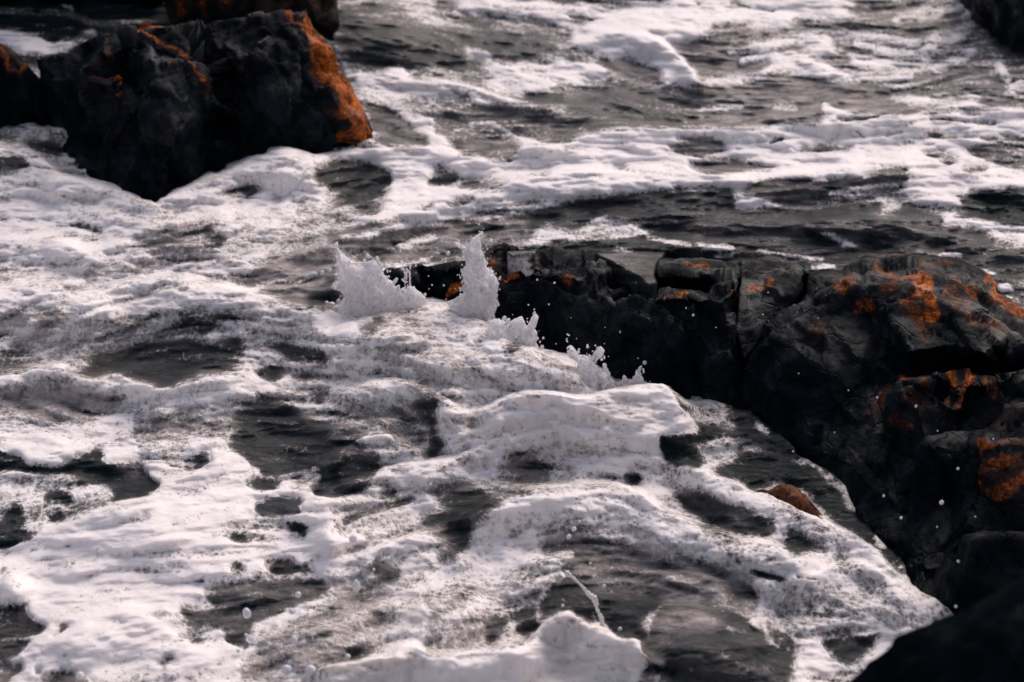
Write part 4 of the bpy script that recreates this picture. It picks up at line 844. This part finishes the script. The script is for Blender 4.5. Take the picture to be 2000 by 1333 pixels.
# ------------------------------------------------------------------ water and foam
def build_sea():
    LF, LM = paint_layers(); LD, LT = drift_layers()
    us = np.concatenate([np.linspace(-2600, -500, 60, False), np.arange(-500, -60, 9.0), np.arange(-60, 2060, STEP), np.arange(2060, 2500, 9.0), np.linspace(2500, 4600, 60)])
    vin = np.concatenate([np.arange(-560, -60, 5.0), np.arange(-60, 1400, STEP*.85), np.arange(1400, 2600, 12.0)])
    yd = Yb(-560); far = yd*np.exp(np.linspace(np.log(4000/yd), 0.012, 160))
    # chart rows for the far distances
    ang = np.arctan(CH/far); vfar = 666.5 + FP*np.tan(ang - PITCH)
    vs = np.concatenate([vfar, vin]); U, V = np.meshgrid(us, vs)
    x = (U-1000)/FP; yv = -(V-666.5)/FP
    t0 = CH/(SP - yv*CP); X = x*t0; Y = t0*(CP+yv*SP)
    persp = np.clip(6.2/Y, .05, 1.6)
    wu = (fbm(X*3.2, Y*3.2, 4, 201)*13 + fbm(X*13, Y*13, 3, 221)*5)*persp
    wv = (fbm(X*3.2+40, Y*3.2, 4, 301)*8 + fbm(X*13, Y*13+30, 3, 321)*3.5)*persp
    F = sample(LF, U+wu, V+wv); M = sample(LM, U+wu*1.5, V+wv*1.5)
    S1 = sample(LD, U, V); S2 = sample(LT, U, V)
    out = sstep(0, 300, np.maximum(np.maximum(-U, U-2000), np.maximum(-V, V-1333)))
    F = F + out*.5*fbm(X*.8, Y*.8, 4, 401)
    farf = sstep(14, 60, Y); F = F*(1-farf)+farf*(.25+.5*fbm(X*.3, Y*.3, 4, 411))
    F = F + (.16*fbm(X*6, Y*9, 4, 421) + .10*fbm(X*20, Y*26, 3, 425))*(1-.6*sstep(.75,.95,F))
    F = F + .12*fbm(X*2.5+Y, Y*3.5, 3, 431)*(np.abs(F-.5) < .35)
    H = sea_height(U, V, X, Y, F, M)
    H += S1*(.007-.005*sstep(.4, .8, F)) + S2*(.003+.001*sstep(.2, .7, M))
    H += sstep(15, 80, Y)*.12*fbm(X*.25, Y*.35, 3, 441)
    # under the stones the water lies low, so each waterline is where the stone stands
    for P in ROCKMASK:
        px = [p[0] for p in P]; py = [p[1] for p in P]
        box = (U > min(px)-20) & (U < max(px)+20) & (V > min(py)-20) & (V < max(py)+20)
        d = seg_dist(U[box], V[box], P, True); ins = in_poly(U[box], V[box], P)
        sdist = np.where(ins, d, -d)
        wash = .62*np.exp(-(np.maximum(-sdist, 0)/11)**2)*(sdist < 4)*sstep(-.05, .3, fbm(X[box]*9, Y[box]*9, 3, 455))*(V[box] > 240)
        F[box] = np.maximum(F[box], wash)
        k = sstep(2, 9, sdist + fbm(X[box]*7, Y[box]*7, 4, 451)*14)*in_poly(U[box], V[box]-16, P)
        H[box] = H[box]*(1-k) + (-.05)*k
    for P, (CV, CB, CT) in OVERFLOW:
        px = [p[0] for p in P]; py = [p[1] for p in P]
        box = (U > min(px)) & (U < max(px)) & (V > min(py)) & (V < max(py))
        d = seg_dist(U[box], V[box], P, True); ins = in_poly(U[box], V[box], P)
        bb = interp(CV, CB, CT, U[box], V[box]); z = W3(U[box], V[box], np.where(np.isnan(bb), V[box], bb))[:, 2]
        k = np.where(ins & ~np.isnan(bb), sstep(0, 8, d), 0)
        H[box] = H[box]*(1-k) + (z + .018 + .008*fbm(X[box]*10, Y[box]*14, 3, 461))*k
        F[box] = F[box]*(1-k) + (.16+.1*fbm(X[box]*8, Y[box]*8, 3, 471))*k; M[box] = M[box]*(1-k)+.30*k
    t = (CH-H)/(SP-yv*CP); YY = t*(CP+yv*SP)
    YY = np.minimum.accumulate(YY - np.arange(len(vs))[:, None]*0, axis=0)
    YY = YY - np.arange(len(vs))[:, None]*1e-5
    t = YY/(CP+yv*SP)
    P = np.stack([x*t, YY, CH - t*(SP-yv*CP)], -1)
    nr, nc = U.shape; idx = np.arange(nr*nc).reshape(nr, nc)
    Q = np.stack([idx[:-1, :-1], idx[1:, :-1], idx[1:, 1:], idx[:-1, 1:]], -1).reshape(-1, 4)
    w_ = make_mesh('sea_water', P.reshape(-1, 3), Q, MSEA, True, {'foam': F.ravel(), 'milk': np.clip(M, 0, 1).ravel(), 'drift': S1.ravel(), 'thread': S2.ravel()})
    tag(w_, 'churning grey-green sea water between the rocks', None, None, 'structure')
    # the foam proper: thick froth lying on the water
    Fs = F.ravel(); T = .009*sstep(.60, 1.0, Fs) - .003*(1-sstep(.54, .66, Fs)) + .0005
    PF = P.reshape(-1, 3).copy(); PF[:, 2] += T
    keep = (Fs[Q].max(1) > .52) & (np.abs(P.reshape(-1, 3)[Q[:, 0], 0]) < 12) & (P.reshape(-1, 3)[Q[:, 0], 1] < 40)
    Qk = Q[keep]; used = np.unique(Qk); rm = np.full(nr*nc, -1, np.int64); rm[used] = np.arange(len(used))
    f_ = make_mesh('sea_foam', PF[used], rm[Qk], MSEA, True, {'foam': Fs[used], 'milk': np.clip(M, 0, 1).ravel()[used], 'drift': S1.ravel()[used], 'thread': S2.ravel()[used]})
    tag(f_, 'white froth spread over the water', None, None, 'stuff')
OVERFLOW.append(([(1150,488),(1300,492),(1300,505),(1288,515),(1284,535),(1292,560),(1262,563),(1247,547),(1224,536),(1196,519),(1168,506)], led))
OVERFLOW.append(([(985,486),(1050,486),(1052,502),(1000,508),(985,500)], led))
build_sea()

# ------------------------------------------------------------------ splashes
def splash(name, label, outline, base, thick=.03, lean=0.0, sp=2.2, seed=0, cat='splash', group=None):
    n = len(outline); ol = []
    for i in range(n):
        a, b = outline[i], outline[(i+1) % n]; L = math.hypot(b[0]-a[0], b[1]-a[1]); k = max(1, int(L/sp))
        for q in range(k): ol.append((a[0]+(b[0]-a[0])*q/k, a[1]+(b[1]-a[1])*q/k))
    ol = np.array(ol); ol += np.stack([fbm(ol[:, 0]*.12, ol[:, 1]*.12, 3, seed), fbm(ol[:, 0]*.12+9, ol[:, 1]*.12, 3, seed+4)], -1)*2.0
    rg = np.random.default_rng(seed)
    gx, gy = np.meshgrid(np.arange(ol[:, 0].min(), ol[:, 0].max(), sp), np.arange(ol[:, 1].min(), ol[:, 1].max(), sp))
    gx = gx.ravel()+rg.uniform(-.4, .4, gx.size)*sp; gy = gy.ravel()+rg.uniform(-.4, .4, gy.size)*sp
    op = [tuple(p) for p in ol]; m = in_poly(gx, gy, op) & (seg_dist(gx, gy, op, True) > sp*.5)
    A = np.concatenate([ol, np.stack([gx[m], gy[m]], -1)])
    r = delaunay_2d_cdt([Vector(p) for p in A.tolist()], [], [list(range(len(ol)))], 1, 1e-5)
    vv = np.array([tuple(p) for p in r[0]]); tri = [f for f in r[2] if len(f) == 3]
    d = seg_dist(vv[:, 0], vv[:, 1], op, True)
    P = W3(vv[:, 0], vv[:, 1], np.full(len(vv), float(base)))
    th = 1.3*thick*np.sqrt(np.clip(d/16, 0, 1))*(1+.5*fbm(vv[:, 0]*.07, vv[:, 1]*.07, 3, seed+9)) + .012*fbm(vv[:, 0]*.16, vv[:, 1]*.16, 3, seed+19)*sstep(0, 6, d)
    th = np.where(d < .3, 0, th+.0015)
    Pf = P.copy(); Pf[:, 1] -= th; Pb = P.copy(); Pb[:, 1] += th*.8
    sway = lean*(P[:, 2]); Pf[:, 1] += sway; Pb[:, 1] += sway
    # the spray itself: strings and beads of water all through and around the sheet
    BV = []; BF = []; nb = int(len(vv)*.16)+30; top = vv[:, 1].min(); bot = vv[:, 1].max()
    pick = rg.integers(0, len(vv), nb)
    for q, i in enumerate(pick):
        out_ = d[i] < 5; u0, v0 = vv[i] + rg.normal(0, 5.0 if out_ else 2.0, 2)
        if v0 > bot - 12: v0 = bot - 12 - rg.uniform(0, 20)
        c = W3(u0, v0, float(base)); c[1] += rg.normal(0, thick*.7)
        sz = np.linalg.norm(c-np.array([0, 0, CH]))/FP*min(4.2, .7+rg.exponential(1.1)); el = rg.uniform(1, 2.4); tl = rg.normal(0, .5)
        k0 = len(BV)*1
        for a_ in range(5):
            ph = math.pi*a_/4
            for b_ in range(7):
                g = 2*math.pi*b_/7; lx, ly, lz = math.sin(ph)*math.cos(g), math.sin(ph)*math.sin(g), math.cos(ph)*el
                BV.append((c[0]+sz*(lx*math.cos(tl)+lz*math.sin(tl)), c[1]+sz*ly, c[2]+sz*(lz*math.cos(tl)-lx*math.sin(tl))))
        for a_ in range(4):
            for b_ in range(7): BF.append((k0+a_*7+b_, k0+(a_+1)*7+b_, k0+(a_+1)*7+(b_+1) % 7, k0+a_*7+(b_+1) % 7))
    nv = len(P); V = np.concatenate([Pf, Pb]); FF = [tuple(t) for t in tri] + [(a+nv, c+nv, b+nv) for a, b, c in tri]
    V = np.concatenate([V, np.array(BV)]); FF += [tuple(x+2*nv for x in f) for f in BF]
    rim = np.clip(d/9, 0, 1)*.75 + .25*sstep(-.2, .5, fbm(vv[:, 0]*.03, vv[:, 1]*.03, 2, seed+29)) + .5*(1-sstep(6, 30, float(base)-vv[:, 1]))
    o = make_mesh(name, V, FF, MSPL, True, {'rim': np.concatenate([rim, rim, np.full(len(BV), 1.6)])})
    import bmesh
    bm = bmesh.new(); bm.from_mesh(o.data); bmesh.ops.remove_doubles(bm, verts=bm.verts, dist=.0004)
    bmesh.ops.recalc_face_normals(bm, faces=bm.faces); bm.to_mesh(o.data); bm.free()
    for p in o.data.polygons: p.use_smooth = True
    return tag(o, label, cat, group)
splash('water_jet', 'tall forked jet of white water thrown up in front of the dark ledge',
  [(943,449),(946,458),(939,470),(941,487),(947,504),(952,523),(964,531),(970,544),(975,555),(971,574),(973,595),(966,616),(962,640),(930,655),(900,640),(886,608),(872,592),(886,586),(901,576),(911,571),(909,566),(898,570),(896,566),(911,558),(903,548),(901,538),(909,519),(908,500),(905,490),(897,484),(885,475),(889,471),(901,478),(911,485),(920,468),(932,460),(937,456),(939,449)], 662, .032, seed=5)
splash('water_splash', 'broad ragged splash with thin upward drips at the left end of the ledge',
  [(652,479),(659,493),(656,517),(661,536),(660,553),(648,557),(647,562),(662,566),(669,573),(671,582),(662,592),(657,603),(650,625),(700,640),(760,625),(830,605),(834,586),(830,580),(822,572),(815,568),(808,560),(803,561),(802,540),(803,522),(809,514),(804,512),(800,522),(798,540),(799,560),(792,562),(795,545),(797,526),(791,524),(791,545),(788,562),(778,567),(772,561),(768,550),(757,546),(750,534),(749,521),(742,513),(726,508),(711,514),(705,523),(696,525),(685,512),(675,500),(667,496),(661,485),(660,472),(655,474)], 640, .028, seed=15)
splash('water_splash', 'speckled splash with one blunt finger, right of the tall jet base',
  [(955,628),(977,624),(990,632),(1004,625),(1020,620),(1025,630),(1029,638),(1036,624),(1044,614),(1052,617),(1050,630),(1041,641),(1049,648),(1049,672),(1058,688),(1085,702),(1062,725),(1006,730),(972,705),(950,672)], 738, .035, seed=25)
splash('water_splash', 'small crown splash ending in two round white blobs like antlers',
  [(1106,688),(1106,681),(1115,677),(1124,683),(1131,696),(1146,697),(1154,702),(1160,690),(1167,680),(1176,678),(1181,685),(1176,695),(1163,704),(1159,708),(1167,716),(1171,730),(1180,770),(1125,770),(1124,731),(1128,710),(1125,703),(1118,696),(1110,695)], 792, .035, seed=35)
splash('water_splash', 'low dark-speckled splash right of the two-blob crown splash',
  [(1168,722),(1175,721),(1178,710),(1184,710),(1188,724),(1194,740),(1206,748),(1218,742),(1220,734),(1223,741),(1232,742),(1240,733),(1246,720),(1252,713),(1255,716),(1249,730),(1256,738),(1261,760),(1250,785),(1170,785)], 795, .02, seed=45)

# string of drops thrown up low in the frame
def tube(name, label, line, base):
    V = []; F = []; S = 12
    L = []
    for i in range(len(line)-1):
        a, b = np.array(line[i]), np.array(line[i+1])
        for q in range(5): L.append(a+(b-a)*q/5)
    L.append(np.array(line[-1])); L = np.array(L)
    C = W3(L[:, 0], L[:, 1], np.full(len(L), float(base)))
    for i, c in enumerate(C):
        s = np.linalg.norm(c-np.array([0, 0, CH]))/FP; rr = L[i, 2]*s*(.55+.6*abs(math.sin(i*.83+math.sin(i*.31))))
        T = C[min(i+1, len(C)-1)] - C[max(i-1, 0)]; T /= np.linalg.norm(T)
        A = np.cross(T, [0, 1, 0]); A /= np.linalg.norm(A); B = np.cross(T, A)
        for k in range(S):
            a = 2*math.pi*k/S; V.append(c + rr*(math.cos(a)*A + math.sin(a)*B))
    for i in range(len(C)-1):
        for k in range(S):
            k2 = (k+1) % S; F.append((i*S+k, i*S+k2, (i+1)*S+k2, (i+1)*S+k))
    n = len(V); V += [C[0], C[-1]]
    for k in range(S): F.append((n, (k+1) % S, k)); F.append((n+1, (len(C)-1)*S+k, (len(C)-1)*S+(k+1) % S))
    o = make_mesh(name, np.array(V), F, MDROP); bm_fix(o); return tag(o, label, 'splash')
tube('water_strand', 'thin beaded strand of water flung up from the white foam near the bottom',
  [(1103,1115,1),(1107,1119,5.5),(1113,1124,4),(1122,1131,3),(1131,1140,2.2),(1138,1147,3),(1144,1154,3.5),(1151,1162,5),(1160,1168,6),(1164,1178,5),(1166,1190,3.2),(1171,1200,3.6),(1175,1208,4.5),(1176,1218,4.5),(1182,1230,6)], 1250)

# drops: u, v, radius, row below, stretch
drop0 = None
DR = [(482,1199,8,1260,1.5),(480,1240,3,1265,1),(582,1162,6,1230,1),(629,1166,5,1230,.9),(570,1195,6,1250,1),(575,1251,7,1300,1.1),(679,1283,5.5,1320,1),(607,1311,11,1345,1),(560,1308,9,1345,1),(156,1321,8,1350,1),
 (690,1053,8,1130,1),(489,949,3,985,1),(511,960,2.5,985,1),(466,1272,4,1290,1),(700,1038,4,1110,1),(709,1018,4.5,1090,1),(841,947,3,985,1),(696,1146,8,1200,1.7),(764,1155,7,1200,1.2),(1121,1034,5,1120,1),(1111,1049,5,1120,1),
 (1153,1101,3,1160,1),(1180,1145,4,1200,1),(1159,1126,3,1190,1),(1194,1157,2.2,1200,1),(1099,1183,3,1230,1),(1211,1229,4,1260,1),(730,1113,3,1150,1),(1839,982,4.5,1120,1),(1871,916,2.8,1100,1),(1726,969,2.4,1060,1.3),(1760,1012,3,1100,1),
 (1872,1097,3.6,1180,.8),(1867,1185,3.4,1215,1),(1465,1308,8,1335,.8),(1549,882,2,930,1),(1598,1205,2.2,1240,1),(1713,777,2,950,1),(1789,794,2.6,980,1.2),(1657,763,1.6,900,1),(1500,572,1.8,700,1),(1490,615,1.8,740,1),(1354,616,2.2,780,1.2),
 (1831,842,1.6,1000,1),(782,490,2.8,600,1.3),(794,506,2.4,600,1.3),(759,512,2.8,605,1.2),(752,518,3.2,605,1.3),(875,495,4,620,1.1),(868,466,1.8,600,1),(812,519,2.2,605,1.5),(771,523,2,605,1.4),(837,540,1.4,615,1),(867,558,2,615,1),
 (844,557,1.6,610,1),(838,565,1.3,610,1),(629,532,4,590,1),(644,528,3.8,590,1),(648,598,7.5,612,1),(638,593,4.5,610,1),(632,604,5.5,612,1),(830,576,3.2,606,1),(976,566,1.6,650,1.3),(947,461,1.6,620,1),(920,463,1.6,620,1.3),
 (1061,661,2.6,720,1.1),(1107,663,2,730,1),(1032,596,1.8,690,1),(1072,595,1.8,700,1),(1086,672,1.4,720,1),(1131,683,2.6,750,1),(1259,709,4.2,775,1),(1211,649,1.5,760,1.6),(1340,602,1.4,780,1.2),(1115,621,1.1,720,1),(1049,547,2,690,1),
 (1083,553,2.4,700,1),(1126,662,1.2,740,1),(1246,700,1.3,775,1),(1182,640,1.2,740,1),(1398,640,1.2,800,1),(1598,622,1.3,860,1),(1940,858,1.6,1060,1),(1905,1010,1.8,1120,1),(1560,730,1.3,880,1),(1830,1030,1.6,1130,1),(1630,845,1.4,960,1)]
SIDE = lambda u, v: ('lower' if v > 900 else 'middle' if v > 560 else 'upper')
for i, (u, v, rpx, b, stc) in enumerate(DR):
    c = W3(u, v, b); s = np.linalg.norm(c-np.array([0, 0, CH]))/FP
    if drop0 is None:
        V = []; F = []; S, R_ = 20, 12
        for j in range(R_+1):
            th = math.pi*j/R_
            for k in range(S):
                a = 2*math.pi*k/S; wob = 1+.06*math.sin(3*a+th*2)
                V.append((math.sin(th)*math.cos(a)*wob, math.sin(th)*math.sin(a)*wob, math.cos(th)*(1+.12*math.cos(th))))
        for j in range(R_):
            for k in range(S): F.append((j*S+k, (j+1)*S+k, (j+1)*S+(k+1) % S, j*S+(k+1) % S))
        drop0 = o = make_mesh('water_drop', np.array(V), F, MDROP); bm_fix(o)
    else:
        o = drop0.copy(); COL.objects.link(o)
    o.location = c.tolist(); o.scale = (rpx*s, rpx*s, rpx*s*stc); o.rotation_euler = (0, random.uniform(-.3, .3), random.uniform(0, 6))
    if v < 640 and u < 900: lb = 'small white water drop flying near the ragged splash left of the jet'
    elif v < 760 and u < 1300: lb = 'tiny water drop in the air before the black face of the ledge'
    elif u >= 1300 and v < 1230: lb = 'tiny bright drop in front of the dark right-hand rocks'
    elif u < 800 and v > 900: lb = 'round white drop thrown above the foam at lower left'
    else: lb = 'clear drop over the dark water at the bottom centre'
    tag(o, lb, 'water drop', lb.replace('drop', 'drops', 1))
